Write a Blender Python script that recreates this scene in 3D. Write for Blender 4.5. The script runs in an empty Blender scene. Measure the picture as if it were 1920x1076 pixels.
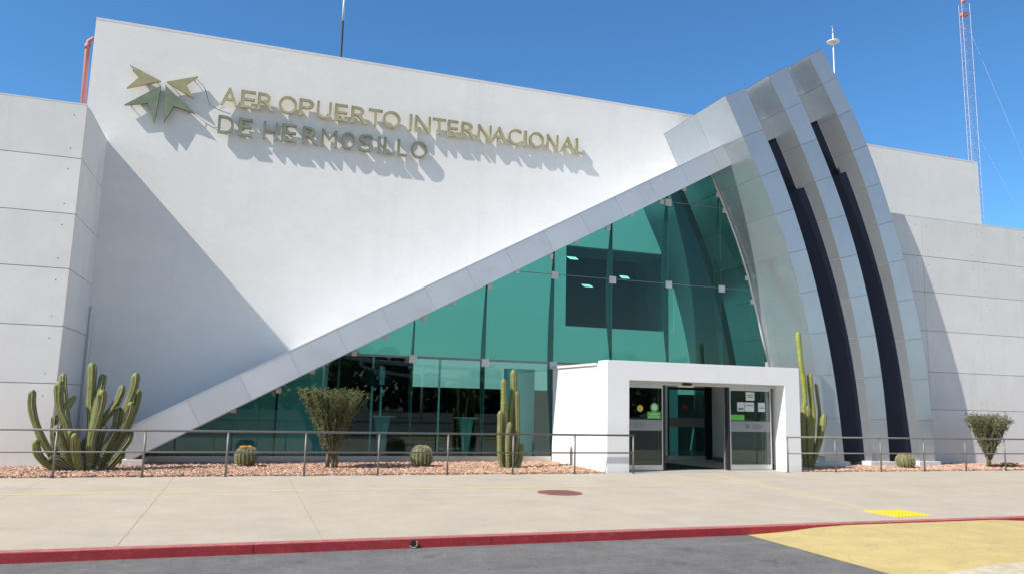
import bpy, bmesh, math, random
from math import sin, cos, pi, radians, sqrt, atan2
from mathutils import Vector, Matrix

scene = bpy.context.scene
C = scene.collection
random.seed(7)

# ------------------------------------------------------------------ camera
F, YAW, PITCH, ROLL, CH = 1438.54, radians(18.9518), radians(8.4383), radians(1.40045), 1.65
fw = Vector((sin(YAW)*cos(PITCH), cos(YAW)*cos(PITCH), sin(PITCH)))
rt = Vector((cos(YAW), -sin(YAW), 0)); up = rt.cross(fw)
RR = cos(ROLL)*rt + sin(ROLL)*up; UU = -sin(ROLL)*rt + cos(ROLL)*up
cam_data = bpy.data.cameras.new("camera"); cam = bpy.data.objects.new("camera", cam_data); C.objects.link(cam)
cam.matrix_world = Matrix(((RR.x, UU.x, -fw.x, 0), (RR.y, UU.y, -fw.y, 0), (RR.z, UU.z, -fw.z, CH), (0, 0, 0, 1)))
cam_data.sensor_fit = 'HORIZONTAL'; cam_data.sensor_width = 36; cam_data.lens = F/1920*36
cam_data.clip_end = 3000
scene.camera = cam

# ------------------------------------------------------------------ light
SUN = Vector((3.35, 1, -3.55)).normalized()          # travel direction of the light
el = math.asin(-SUN.z); az = atan2(-SUN.x, -SUN.y)
world = bpy.data.worlds.new("World"); scene.world = world; world.use_nodes = True
wn = world.node_tree; wn.nodes.clear()
sky = wn.nodes.new('ShaderNodeTexSky'); sky.sky_type = 'NISHITA'; sky.sun_disc = False
sky.sun_elevation = el; sky.sun_rotation = az % (2*pi); sky.altitude = 200
sky.air_density = 1.0; sky.dust_density = 0.3; sky.ozone_density = 2.2
bg = wn.nodes.new('ShaderNodeBackground'); bg.inputs[1].default_value = 0.12
wo = wn.nodes.new('ShaderNodeOutputWorld')
geo = wn.nodes.new('ShaderNodeTexCoord'); sep = wn.nodes.new('ShaderNodeSeparateXYZ'); wn.links.new(geo.outputs['Generated'], sep.inputs[0])
mrg = wn.nodes.new('ShaderNodeMapRange'); mrg.interpolation_type = 'SMOOTHSTEP'; mrg.inputs[1].default_value = -.2; mrg.inputs[2].default_value = .6
wn.links.new(sep.outputs['Y'], mrg.inputs[0])      # the sky is a deeper blue away from the sun
tnt = wn.nodes.new('ShaderNodeMix'); tnt.data_type = 'RGBA'; tnt.inputs[6].default_value = (1, .99, .96, 1); tnt.inputs[7].default_value = (.50, .90, 1.18, 1)
wn.links.new(mrg.outputs[0], tnt.inputs['Factor'])
mul = wn.nodes.new('ShaderNodeVectorMath'); mul.operation = 'MULTIPLY'
wn.links.new(sky.outputs[0], mul.inputs[0]); wn.links.new(tnt.outputs[2], mul.inputs[1]); wn.links.new(mul.outputs[0], bg.inputs[0]); wn.links.new(bg.outputs[0], wo.inputs[0])
sl = bpy.data.lights.new("sun", 'SUN'); sl.energy = 4.9; sl.angle = radians(0.5); sl.color = (1, .94, .85)
so = bpy.data.objects.new("sun", sl); C.objects.link(so)
so.rotation_euler = (-SUN).to_track_quat('Z', 'Y').to_euler()
scene.view_settings.view_transform = 'Standard'; scene.view_settings.look = 'None'
scene.view_settings.exposure = 0.30; scene.view_settings.gamma = 1
scene.view_settings.use_curve_mapping = False
scene.render.engine = 'CYCLES'
scene.cycles.max_bounces = 10; scene.cycles.transparent_max_bounces = 24

def P(x, y, Y):
    "real point on the vertical plane at depth Y that was measured at photo position x, y"
    d = RR*((x-960)/F) - UU*((y-538)/F) + fw
    t = Y/d.y
    return (d.x*t, CH+d.z*t)

# ------------------------------------------------------------------ materials
def mat(name, col, rough=.6, metal=0, var=.06, scale=3, bump=0, bscale=60, spec=.5, detail=5, stain=None):
    m = bpy.data.materials.new(name); m.use_nodes = True
    n = m.node_tree; b = n.nodes['Principled BSDF']
    b.inputs['Roughness'].default_value = rough; b.inputs['Metallic'].default_value = metal
    b.inputs['Specular IOR Level'].default_value = spec
    tc = n.nodes.new('ShaderNodeTexCoord')
    nz = n.nodes.new('ShaderNodeTexNoise'); nz.inputs['Scale'].default_value = scale; nz.inputs['Detail'].default_value = detail
    n.links.new(tc.outputs['Object'], nz.inputs['Vector'])
    r = n.nodes.new('ShaderNodeValToRGB')
    r.color_ramp.elements[0].position = .3; r.color_ramp.elements[1].position = .7
    lo = [c*(1-var) for c in col]; hi = [min(1, c*(1+var)) for c in col]
    r.color_ramp.elements[0].color = (*lo, 1); r.color_ramp.elements[1].color = (*hi, 1)
    n.links.new(nz.outputs['Fac'], r.inputs['Fac'])
    out = r.outputs['Color']
    if stain:
        sc, amt, scol, thr = stain
        mp = n.nodes.new('ShaderNodeMapping'); mp.inputs['Scale'].default_value = sc
        n.links.new(tc.outputs['Object'], mp.inputs['Vector'])
        n2 = n.nodes.new('ShaderNodeTexNoise'); n2.inputs['Scale'].default_value = 1; n2.inputs['Detail'].default_value = 8
        n2.inputs['Roughness'].default_value = .65
        n.links.new(mp.outputs[0], n2.inputs['Vector'])
        r2 = n.nodes.new('ShaderNodeValToRGB'); r2.color_ramp.elements[0].position = thr; r2.color_ramp.elements[1].position = thr+.25
        r2.color_ramp.elements[0].color = (0, 0, 0, 1); r2.color_ramp.elements[1].color = (amt, amt, amt, 1)
        n.links.new(n2.outputs['Fac'], r2.inputs['Fac'])
        mx = n.nodes.new('ShaderNodeMix'); mx.data_type = 'RGBA'
        n.links.new(r2.outputs['Color'], mx.inputs['Factor'])
        n.links.new(out, mx.inputs[6]); mx.inputs[7].default_value = (*scol, 1)
        out = mx.outputs[2]
    n.links.new(out, b.inputs['Base Color'])
    if bump:
        nb = n.nodes.new('ShaderNodeTexNoise'); nb.inputs['Scale'].default_value = bscale; nb.inputs['Detail'].default_value = 6
        n.links.new(tc.outputs['Object'], nb.inputs['Vector'])
        bp = n.nodes.new('ShaderNodeBump'); bp.inputs['Strength'].default_value = bump; bp.inputs['Distance'].default_value = .02
        n.links.new(nb.outputs['Fac'], bp.inputs['Height']); n.links.new(bp.outputs[0], b.inputs['Normal'])
    return m

def speckle(m, scale, amt, scale2=None):
    n = m.node_tree; b = n.nodes['Principled BSDF']; l = b.inputs['Base Color'].links[0].from_socket
    tc = n.nodes.new('ShaderNodeTexCoord'); out = l
    for sc, am, w in ((scale, amt, 0), (scale2 or scale*.13, amt*.6, 1)):
        v = n.nodes.new('ShaderNodeTexNoise'); v.inputs['Scale'].default_value = sc; v.inputs['Detail'].default_value = 4; v.inputs['Roughness'].default_value = .8
        n.links.new(tc.outputs['Object'], v.inputs['Vector'])
        mr = n.nodes.new('ShaderNodeMapRange'); mr.inputs[1].default_value = .3; mr.inputs[2].default_value = .7; mr.inputs[3].default_value = 1-am; mr.inputs[4].default_value = 1+am
        n.links.new(v.outputs['Fac'], mr.inputs[0])
        mu = n.nodes.new('ShaderNodeVectorMath'); mu.operation = 'SCALE'; n.links.new(out, mu.inputs[0]); n.links.new(mr.outputs[0], mu.inputs['Scale']); out = mu.outputs[0]
    n.links.new(out, b.inputs['Base Color'])

def marks(m, scale, thr, col, amt, width=.08, detail=6):
    "thresholded stains, streaks or spots laid over a material"
    n = m.node_tree; b = n.nodes['Principled BSDF']; l = b.inputs['Base Color'].links[0].from_socket
    tc = n.nodes.new('ShaderNodeTexCoord'); mp = n.nodes.new('ShaderNodeMapping'); mp.inputs['Scale'].default_value = scale
    v = n.nodes.new('ShaderNodeTexNoise'); v.inputs['Scale'].default_value = 1; v.inputs['Detail'].default_value = detail; v.inputs['Roughness'].default_value = .6
    n.links.new(tc.outputs['Object'], mp.inputs[0]); n.links.new(mp.outputs[0], v.inputs['Vector'])
    mr = n.nodes.new('ShaderNodeMapRange'); mr.inputs[1].default_value = thr; mr.inputs[2].default_value = thr+width; mr.inputs[4].default_value = amt
    n.links.new(v.outputs['Fac'], mr.inputs[0])
    mx = n.nodes.new('ShaderNodeMix'); mx.data_type = 'RGBA'; n.links.new(mr.outputs[0], mx.inputs['Factor']); n.links.new(l, mx.inputs[6]); mx.inputs[7].default_value = (*col, 1)
    n.links.new(mx.outputs[2], b.inputs['Base Color'])

def glassmat(name, tint, ior=1.5, rough=0.0, refl=1.0):
    m = bpy.data.materials.new(name); m.use_nodes = True; n = m.node_tree; n.nodes.clear()
    tr = n.nodes.new('ShaderNodeBsdfTransparent'); tr.inputs[0].default_value = (*tint, 1)
    gl = n.nodes.new('ShaderNodeBsdfGlossy'); gl.inputs['Roughness'].default_value = rough; gl.inputs[0].default_value = (refl, refl, refl, 1)
    fr = n.nodes.new('ShaderNodeFresnel'); fr.inputs[0].default_value = ior
    mx = n.nodes.new('ShaderNodeMixShader'); o = n.nodes.new('ShaderNodeOutputMaterial')
    n.links.new(fr.outputs[0], mx.inputs[0]); n.links.new(tr.outputs[0], mx.inputs[1]); n.links.new(gl.outputs[0], mx.inputs[2])
    n.links.new(mx.outputs[0], o.inputs[0]); return m

def emat(name, col, s):
    m = bpy.data.materials.new(name); m.use_nodes = True; b = m.node_tree.nodes['Principled BSDF']
    b.inputs['Base Color'].default_value = (*col, 1); b.inputs['Emission Color'].default_value = (*col, 1); b.inputs['Emission Strength'].default_value = s
    return m

def panelmat(name, col, metal, rough, island=.05):
    "brushed metal cladding; each loose panel has a slightly different finish"
    m = mat(name, col, rough, metal, .035, 1.3)
    n = m.node_tree; b = n.nodes['Principled BSDF']
    g = n.nodes.new('ShaderNodeNewGeometry')
    mr = n.nodes.new('ShaderNodeMapRange'); mr.inputs[3].default_value = 1-island; mr.inputs[4].default_value = 1+island*.6
    n.links.new(g.outputs['Random Per Island'], mr.inputs[0])
    l = b.inputs['Base Color'].links[0].from_socket
    mu = n.nodes.new('ShaderNodeVectorMath'); mu.operation = 'SCALE'
    n.links.new(l, mu.inputs[0]); n.links.new(mr.outputs[0], mu.inputs['Scale']); n.links.new(mu.outputs[0], b.inputs['Base Color'])
    mr2 = n.nodes.new('ShaderNodeMapRange'); mr2.inputs[3].default_value = rough-.05; mr2.inputs[4].default_value = rough+.07
    n.links.new(g.outputs['Random Per Island'], mr2.inputs[0]); n.links.new(mr2.outputs[0], b.inputs['Roughness'])
    # faint oil-canning of thin sheet
    tc = n.nodes.new('ShaderNodeTexCoord')
    nb = n.nodes.new('ShaderNodeTexNoise'); nb.inputs['Scale'].default_value = 1.6; nb.inputs['Detail'].default_value = 2
    n.links.new(tc.outputs['Object'], nb.inputs['Vector'])
    bp = n.nodes.new('ShaderNodeBump'); bp.inputs['Strength'].default_value = .25; bp.inputs['Distance'].default_value = .02
    n.links.new(nb.outputs['Fac'], bp.inputs['Height']); n.links.new(bp.outputs[0], b.inputs['Normal'])
    return m

M = dict(
 stucco=mat('white_stucco', (.80, .79, .765), .85, 0, .02, .8, .10, 22, .3, stain=((.5, .5, 1.6), .22, (.62, .61, .59), .52)),
 concrete_panel=panelmat('painted_concrete_panel', (.75, .745, .73), 0, .8, .05),
 groove=mat('joint_dark', (.23, .23, .24), .9),
 metal=panelmat('aluminium_cladding', (.485, .535, .58), .62, .25),
 metal_core=mat('cladding_joint', (.34, .335, .32), .7, .2),
 band=panelmat('aluminium_band', (.66, .68, .72), .55, .42, .03),
 seal=mat('joint_sealant', (.58, .50, .45), .8),
 portal=mat('white_paint', (.84, .84, .84), .7, 0, .015, 1.2, .05, 40),
 plinth=mat('white_plinth', (.72, .70, .67), .85, 0, .05, 4, .1, 40),
 inside=mat('interior_white', (.80, .81, .80), .8, 0, .02, 1),
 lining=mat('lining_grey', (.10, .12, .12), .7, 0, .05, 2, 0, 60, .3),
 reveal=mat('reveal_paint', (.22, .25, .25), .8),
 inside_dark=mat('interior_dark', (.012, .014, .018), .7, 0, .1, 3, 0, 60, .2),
 navy=mat('interior_and_shade_navy', (.010, .015, .032), .5, 0, .06, 3, 0, 60, .2),  # dark rooms and screen, also the shade sheets between the fins
 floor_in=mat('polished_floor_tile', (.17, .16, .15), .3, 0, .08, 3),
 floor_v=mat('vestibule_tile', (.50, .47, .42), .4, 0, .06, 4),
 matrug=mat('black_mat', (.02, .02, .02), .95),
 glass=glassmat('teal_glass', (.39, .81, .775), 1.45, 0, .9),
 glass_low=glassmat('pale_teal_glass', (.56, .89, .87), 1.5, 0, 1),
 fin=glassmat('glass_fin', (.66, .86, .82), 1.5, 0, .9),
 clear=glassmat('clear_glass', (.66, .74, .72), 1.5, 0, 1),
 frost=mat('frosted_film', (.27, .29, .29), .6),
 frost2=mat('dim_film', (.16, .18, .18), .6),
 steel=mat('brushed_steel', (.20, .19, .18), .5, .45, .06, 12),
 alu=mat('aluminium_frame', (.62, .62, .60), .35, .7, .04, 6),
 dark=mat('dark_rubber', (.02, .02, .022), .5),
 clamp=mat('clamp_metal', (.62, .62, .60), .4, .3),
 gold=mat('brushed_brass', (.50, .42, .22), .42, .65, .12, 5),
 green_brass=mat('greener_brass', (.27, .30, .19), .42, .6, .18, 4),  # greener brass tone for the two lower arrow plates
 letter=mat('letter_brass', (.48, .43, .26), .5, .5, .28, 1.6),
 letter2=mat('letter_greyer_brass', (.29, .29, .21), .5, .5, .28, 1.6),  # greyer, greener brass tone for the lower line of letters
 asphalt=mat('asphalt', (.160, .155, .152), .9, 0, .14, 1.4, .5, 160, .3, 8, stain=((.35, 1.6, 1), .55, (.19, .19, .19), .5)),
 walk=mat('pavement_concrete', (.46, .405, .325), .9, 0, .05, 1.1, .25, 120, .3, 8, stain=((.8, 1.4, 1), .5, (.36, .325, .28), .5)),
 kerb=mat('red_painted_kerb', (.36, .032, .042), .65, 0, .12, 5, .3, 60, .4, 6, stain=((3, 3, 3), .5, (.27, .06, .06), .58)),
 kerb_top=mat('worn_red_paint', (.42, .13, .12), .75, 0, .12, 8, .3, 60, .4, 6, stain=((2.5, 9, 3), .5, (.36, .25, .21), .55)),
 yellow_ramp=mat('worn_yellow_paint', (.54, .425, .18), .8, 0, .07, 2.5, .3, 90, .3, 8, stain=((1.2, 2.6, 1), .55, (.47, .385, .19), .48)),
 cream=mat('cream_concrete', (.52, .46, .33), .85, 0, .08, 6, .3, 90),
 tactile=mat('yellow_tactile', (.80, .55, .02), .6, 0, .06, 8),
 gravel_bed=mat('gravel_soil', (.36, .24, .17), .95, 0, .25, 14, .8, 60),
 cactus=mat('cactus_green', (.20, .225, .06), .6, 0, .25, 9, .2, 60),
 cactus_y=mat('cactus_yellow_green', (.30, .34, .05), .6, 0, .25, 9, .2, 60),
 cactus_d=mat('cactus_dark', (.075, .10, .035), .6, 0, .3, 9, .2, 60),
 barrel=mat('barrel_olive', (.17, .18, .075), .7, 0, .25, 9, .2, 60),
 spine=mat('pale_spines', (.42, .38, .24), .8, 0, .3, 30),
 bark=mat('shrub_bark', (.17, .145, .09), .9, 0, .35, 20, .5, 60),
 leaf=mat('shrub_leaf', (.11, .125, .045), .75, 0, .45, 7),
 flower=mat('orange_flower', (.55, .24, .03), .7, 0, .3, 30),
 salmon=mat('salmon_paint', (.50, .19, .155), .6),
 white=mat('white_metal', (.72, .72, .72), .5),
 black=mat('black_metal', (.03, .03, .035), .5),
 manhole=mat('red_manhole', (.25, .10, .09), .8, 0, .15, 8, .4, 40),
 green_s=mat('green_sticker', (.12, .50, .06), .5),
 white_s=mat('paper', (.62, .66, .64), .7),
 yel_s=mat('yellow_sticker', (.60, .48, .10), .5),
 grey_s=mat('grey_print', (.09, .10, .11), .7),
 tower=mat('tower_paint', (.42, .42, .50), .6, .3),
 red=mat('red_lamp', (.45, .04, .03), .5),
 blue_s=mat('blue_print', (.10, .22, .42), .5),
 teal_s=mat('pale_fabric', (.55, .62, .60), .8),
)
M['lamp'] = emat('ceiling_lamp', (1, .82, .66), 1.8)

speckle(M['asphalt'], 45, .30); speckle(M['walk'], 40, .09, 2.5); speckle(M['yellow_ramp'], 35, .12, 2); speckle(M['kerb'], 25, .2, 3); speckle(M['kerb_top'], 25, .25, 4)
speckle(M['stucco'], 6, .02, .7); speckle(M['concrete_panel'], 5, .02, .9); speckle(M['portal'], 8, .015, 1.1); speckle(M['cream'], 30, .15, 3)
marks(M['stucco'], (1.6, 1.6, .12), .55, (.55, .53, .49), .09, .12); marks(M['stucco'], (.35, .35, .5), .52, (.66, .65, .63), .22, .2)
marks(M['portal'], (3, 3, .3), .58, (.60, .58, .53), .14, .12)
marks(M['concrete_panel'], (2.2, 2.2, .2), .56, (.56, .55, .52), .2, .12)
marks(M['walk'], (11, 11, 11), .66, (.20, .17, .14), .35, .03, 2); marks(M['walk'], (.45, .9, 1), .54, (.33, .30, .26), .35, .15); marks(M['walk'], (.9, .5, 1), .58, (.52, .47, .39), .4, .12)
marks(M['asphalt'], (.25, 3.2, 1), .55, (.23, .225, .22), .45, .15); marks(M['asphalt'], (1.1, 1.6, 1), .62, (.07, .07, .07), .5, .05); marks(M['asphalt'], (22, 22, 22), .64, (.30, .29, .28), .5, .04, 2)
marks(M['yellow_ramp'], (2.2, 5, 2), .56, (.36, .31, .20), .4, .1); marks(M['yellow_ramp'], (16, 16, 16), .64, (.2, .18, .13), .5, .04, 2)
marks(M['kerb'], (5, 5, 14), .60, (.16, .13, .12), .6, .06); marks(M['kerb_top'], (6, 20, 6), .6, (.40, .36, .31), .6, .05)
marks(M['metal'], (5, 5, .5), .58, (.40, .42, .42), .3, .12); marks(M['band'], (1.2, 1.2, 1.6), .56, (.52, .53, .54), .35, .15)
for k_ in ('cactus', 'cactus_y', 'cactus_d', 'barrel'): marks(M[k_], (14, 14, 9), .60, (.30, .25, .13), .6, .08)
nf = M['fin'].node_tree; of = [x for x in nf.nodes if x.type == 'OUTPUT_MATERIAL'][0]; src = of.inputs[0].links[0].from_socket
df = nf.nodes.new('ShaderNodeBsdfDiffuse'); df.inputs[0].default_value = (.30, .52, .46, 1); ms = nf.nodes.new('ShaderNodeMixShader'); ms.inputs[0].default_value = .35
nf.links.new(src, ms.inputs[1]); nf.links.new(df.outputs[0], ms.inputs[2]); nf.links.new(ms.outputs[0], of.inputs[0])   # etched glass fins
# stone colours vary stone by stone
gm = mat('pink_gravel', (.62, .38, .27), .9, 0, .2, 20)
n = gm.node_tree; g = n.nodes.new('ShaderNodeNewGeometry'); cr = n.nodes.new('ShaderNodeValToRGB')
cr.color_ramp.elements[0].color = (.26, .16, .11, 1); cr.color_ramp.elements[1].color = (.62, .45, .35, 1)
e = cr.color_ramp.elements.new(.5); e.color = (.50, .30, .205, 1)
n.links.new(g.outputs['Random Per Island'], cr.inputs[0]); n.links.new(cr.outputs[0], n.nodes['Principled BSDF'].inputs['Base Color'])
M['gravel'] = gm

# ------------------------------------------------------------------ helpers
def empty(name, loc=(0, 0, 0), rz=0):
    o = bpy.data.objects.new(name, None); C.objects.link(o); o.location = loc; o.rotation_euler = (0, 0, rz)
    o.empty_display_size = .2
    return o
def tag(o, label=None, cat=None, group=None, kind=None):
    if label: o['label'] = label
    if cat: o['category'] = cat
    if group: o['group'] = group
    if kind: o['kind'] = kind
    return o

class MB:
    def __init__(s): s.v = []; s.f = []; s.m = []; s.sm = []
    def face(s, idx, mi=0, smooth=False): s.f.append(tuple(idx)); s.m.append(mi); s.sm.append(smooth)
    def box(s, x0, x1, y0, y1, z0, z1, mi=0):
        b = len(s.v)
        s.v += [(x, y, z) for z in (z0, z1) for y in (y0, y1) for x in (x0, x1)]
        for q in ((0, 2, 3, 1), (4, 5, 7, 6), (0, 1, 5, 4), (2, 6, 7, 3), (0, 4, 6, 2), (1, 3, 7, 5)): s.face([b+i for i in q], mi)
        return s
    def hexa(s, p, mi=0):   # 8 points ordered like box
        b = len(s.v); s.v += [tuple(q) for q in p]
        for q in ((0, 2, 3, 1), (4, 5, 7, 6), (0, 1, 5, 4), (2, 6, 7, 3), (0, 4, 6, 2), (1, 3, 7, 5)): s.face([b+i for i in q], mi)
        return s
    def prism(s, pts, y0, y1, mi=0):   # polygon (x,z), extruded in y
        b = len(s.v); k = len(pts)
        s.v += [(x, y0, z) for x, z in pts]+[(x, y1, z) for x, z in pts]
        s.face([b+i for i in range(k)], mi); s.face([b+k+i for i in reversed(range(k))], mi)
        for i in range(k):
            j = (i+1) % k; s.face([b+j, b+i, b+k+i, b+k+j], mi)
        return s
    def slab(s, pts, z0, z1, mi=0):   # polygon (x,y) extruded in z
        b = len(s.v); k = len(pts)
        s.v += [(x, y, z0) for x, y in pts]+[(x, y, z1) for x, y in pts]
        s.face([b+i for i in reversed(range(k))], mi); s.face([b+k+i for i in range(k)], mi)
        for i in range(k):
            j = (i+1) % k; s.face([b+i, b+j, b+k+j, b+k+i], mi)
        return s
    def tube(s, path, rad, n=8, mi=0, ribs=0, depth=0, cap=True, smooth=True):
        path = [Vector(p) for p in path]; k = len(path)
        if not hasattr(rad, '__len__'): rad = [rad]*k
        b = len(s.v); ref = None
        for i, p in enumerate(path):
            t = (path[min(i+1, k-1)]-path[max(i-1, 0)]).normalized()
            if ref is None:
                ref = t.orthogonal().normalized()
                if abs(t.z) > .5: ref = (Vector((1, 0, 0))-t*t.x).normalized()
            ref = (ref-t*ref.dot(t)).normalized(); bi = t.cross(ref)
            for j in range(n):
                a = 2*pi*j/n; rr = rad[i]
                if ribs: rr *= 1-depth*(j % 2)
                s.v.append(tuple(p+ref*cos(a)*rr+bi*sin(a)*rr))
        for i in range(k-1):
            for j in range(n):
                j2 = (j+1) % n
                s.face([b+i*n+j, b+i*n+j2, b+(i+1)*n+j2, b+(i+1)*n+j], mi, smooth)
        if cap:
            s.face([b+j for j in reversed(range(n))], mi); s.face([b+(k-1)*n+j for j in range(n)], mi)
        return s
    def build(s, name, m, parent=None, bevel=0):
        me = bpy.data.meshes.new(name); me.from_pydata(s.v, [], s.f)
        for x in (m if isinstance(m, (list, tuple)) else [m]): me.materials.append(x)
        me.polygons.foreach_set('material_index', s.m); me.polygons.foreach_set('use_smooth', s.sm)
        me.update()
        o = bpy.data.objects.new(name, me); C.objects.link(o)
        if parent: o.parent = parent; o.matrix_parent_inverse = Matrix.Translation(parent.location).inverted() if parent.rotation_euler.z == 0 else Matrix()
        if bevel:
            bm = bmesh.new(); bm.from_mesh(me); bmesh.ops.recalc_face_normals(bm, faces=bm.faces)
            bm.to_mesh(me); bm.free()
            md = o.modifiers.new('bevel', 'BEVEL'); md.width = bevel; md.segments = 2; md.limit_method = 'ANGLE'
        else:
            bm = bmesh.new(); bm.from_mesh(me); bmesh.ops.recalc_face_normals(bm, faces=bm.faces); bm.to_mesh(me); bm.free()
        return o

def clip(poly, a, b, c):   # keep a*x+b*z<=c
    out = []
    for i in range(len(poly)):
        p, q = poly[i], poly[(i+1) % len(poly)]
        dp, dq = a*p[0]+b*p[1]-c, a*q[0]+b*q[1]-c
        if dp <= 0: out.append(p)
        if (dp < 0 < dq) or (dq < 0 < dp):
            t = dp/(dp-dq); out.append((p[0]+t*(q[0]-p[0]), p[1]+t*(q[1]-p[1])))
    return out
def copy_tree(o, parent=None, kids=None):
    c = o.copy(); C.objects.link(c)
    if parent: c.parent = parent
    for ch in [x for x in bpy.data.objects if x.parent == o and x is not c]: copy_tree(ch, c)
    return c

# ------------------------------------------------------------------ setting: road, ground, pavement
YW, YG, YB, YR = 22.2, 20.7, 19.6, 18.6      # main wall, glazing, diagonal band, fins
YL, YRW = 19.45, 19.46                        # left and right wing
ZR = -.10
mb = MB(); mb.box(-900, 900, -900, 9.33, ZR-.5, ZR); road = tag(mb.build('road', M['asphalt']), kind='structure')
mb = MB(); mb.box(-900, 900, 9.33, 900, ZR-.5, -.02); tag(mb.build('ground', M['gravel_bed']), kind='structure')
mb = MB()                                     # pavement slabs with real gaps between them
xs = [-40+2.17*i+.02 for i in range(0, 60)]
off = 1.0-min(xs, key=lambda v: abs(v-1.0)); xs = [x+off for x in xs]
for i in range(len(xs)-1):
    for (y0, y1) in ((9.47, 17.0),):
        mb.box(xs[i]+.003, xs[i+1]-.003, y0, y1, -.09, 0)
tag(mb.build('pavement', M['walk']), kind='structure')
mb = MB()
random.seed(3)
x = -30.0; segs = []
while x < 40:
    L = 2.4+random.random()*.8
    segs.append((x, min(x+L, 40))); x += L
for a, b in segs:
    mb.box(a+.004, b-.004, 9.30, 9.462, -.25, 0.0, 0)
    mb.box(a+.004, b-.004, 9.305, 9.46, 0.0, .006, 1)
tag(mb.build('kerb', [M['kerb'], M['kerb_top']]), kind='structure')
# raised crossing painted yellow
mb = MB()
prof = [(6.72, ZR+.004), (7.3, -.075), (7.9, -.03), (8.4, -.012), (11.3, -.012), (11.9, -.04), (12.6, ZR+.004)]
b = len(mb.v)
for (x, z) in prof:
    sh = (x-6.72)*.10
    mb.v += [(x, 9.296, z), (x+.02, 6.0, z)]
for i in range(len(prof)-1): mb.face([b+2*i, b+2*i+1, b+2*i+3, b+2*i+2], 0, True)
tag(mb.build('raised_crossing', M['yellow_ramp']), kind='structure')
def zr_(x):
    for (a, za), (c, zc) in zip(prof[:-1], prof[1:]):
        if a <= x <= c: return za+(zc-za)*(x-a)/(c-a)
    return ZR
mb = MB(); xq = [7.3, 7.6, 7.9, 8.4, 9.5, 11.3, 11.9]
for a, c in zip(xq[:-1], xq[1:]):
    b = len(mb.v); mb.v += [(a, 6.62, zr_(a)+.004), (c, 6.62, zr_(c)+.004), (c, 6.01, zr_(c)+.004), (a, 6.01, zr_(a)+.004)]; mb.face([b, b+1, b+2, b+3])
tag(mb.build('crossing_slab', M['cream']), kind='structure')
ym = mat('faded_yellow_line', (.52, .43, .24), .85, 0, .1, 6, stain=((2.5, 8, 1), .9, (.44, .40, .33), .44))
mb = MB(); mb.box(-30, 9.9, 14.26, 14.45, 0, .004); mb.slab([(11.10, 16.9), (11.24, 16.9), (10.12, 10.44), (9.98, 10.44)], 0, .0045)
tag(mb.build('pavement_line', ym), kind='structure')

# tactile paving square with raised studs
tp = empty('tactile_paving', (10.2, 10.1, 0))
tag(tp, 'bright yellow studded tactile square set in the pavement at the red kerb', 'tactile paving')
mb = MB(); mb.box(9.82, 10.58, 9.74, 10.42, 0.0, .008); 
for i in range(11):
    for j in range(10):
        mb.tube([(9.86+i*.068, 9.77+j*.067, .006), (9.86+i*.068, 9.77+j*.067, .013)], [.018, .012], 6)
mb.build('studded_tile', M['tactile'], tp)

# manhole
mh = empty('manhole_cover', (5.65, 13.45, 0)); tag(mh, 'round red manhole cover set in the beige pavement', 'manhole cover')
def disc(cx, cy, z0, z1, r0, r1, n=40):
    mb = MB(); mb.tube([(cx, cy, z0), (cx, cy, z1)], [r0, r1], n, smooth=False); return mb
disc(5.65, 13.45, 0, .007, .42, .415).build('lid', M['manhole'], mh)
mb = MB()
for k in range(7): mb.box(5.65-.3, 5.65+.3, 13.45-.3+k*.1-.012, 13.45-.3+k*.1+.012, .006, .011)
mb.build('grip_bars', M['manhole'], mh)
# kerb drain pipe end
dp = empty('drain_outlet', (2.03, 9.28, -.05)); tag(dp, 'small broken drain pipe end poking out of the red kerb face', 'drain pipe')
mb = MB()
for k in range(9, 18):
    a, a2 = 2*pi*k/16, 2*pi*(k+1)/16
    def q(r, an, y): return (2.03+r*cos(an), y, -.045+r*sin(an))
    b = len(mb.v); mb.v += [q(.05, a, 9.27), q(.05, a2, 9.27), q(.038, a2, 9.27), q(.038, a, 9.27), q(.05, a, 9.30), q(.05, a2, 9.30)]
    mb.face([b, b+1, b+2, b+3]); mb.face([b, b+4, b+5, b+1])
mb.build('pipe_ring', M['cream'], dp)
mb = MB(); mb.tube([(2.03, 9.278, -.045), (2.03, 9.31, -.045)], .039, 16); mb.build('pipe_mouth', M['dark'], dp)

# ------------------------------------------------------------------ gravel beds (countless stones)
def stones(name, regions, count, seed):
    rnd = random.Random(seed); mb = MB()
    base = [(1, 0, 0), (-1, 0, 0), (0, 1, 0), (0, -1, 0), (0, 0, 1), (0, 0, -1)]
    fs = [(0, 2, 4), (2, 1, 4), (1, 3, 4), (3, 0, 4), (2, 0, 5), (1, 2, 5), (3, 1, 5), (0, 3, 5)]
    tot = sum((r[1]-r[0])*(r[3]-r[2]) for r in regions)
    for (x0, x1, y0, y1) in regions:
        for _ in range(int(count*(x1-x0)*(y1-y0)/tot)):
            s = .015+rnd.random()**2*.030; x = rnd.uniform(x0, x1); y = rnd.uniform(y0, y1)
            a = rnd.random()*6.3; sx, sy, sz = s*rnd.uniform(.8, 1.5), s*rnd.uniform(.7, 1.1), s*rnd.uniform(.5, .9)
            z = -.012+rnd.random()*.025; b = len(mb.v)
            for vx, vy, vz in base:
                vx += rnd.uniform(-.25, .25); vy += rnd.uniform(-.25, .25); vz += rnd.uniform(-.2, .2)
                X, Y, Z = vx*sx, vy*sy, vz*sz
                mb.v.append((x+X*cos(a)-Y*sin(a), y+X*sin(a)+Y*cos(a), z+Z))
            for q in fs: mb.face([b+i for i in q])
    o = mb.build(name, M['gravel']); return o
o = stones('gravel', [(-9, 8.4, 17.03, 20.4), (-9, -4, 17.03, 19.4)], 30000, 1)
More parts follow.
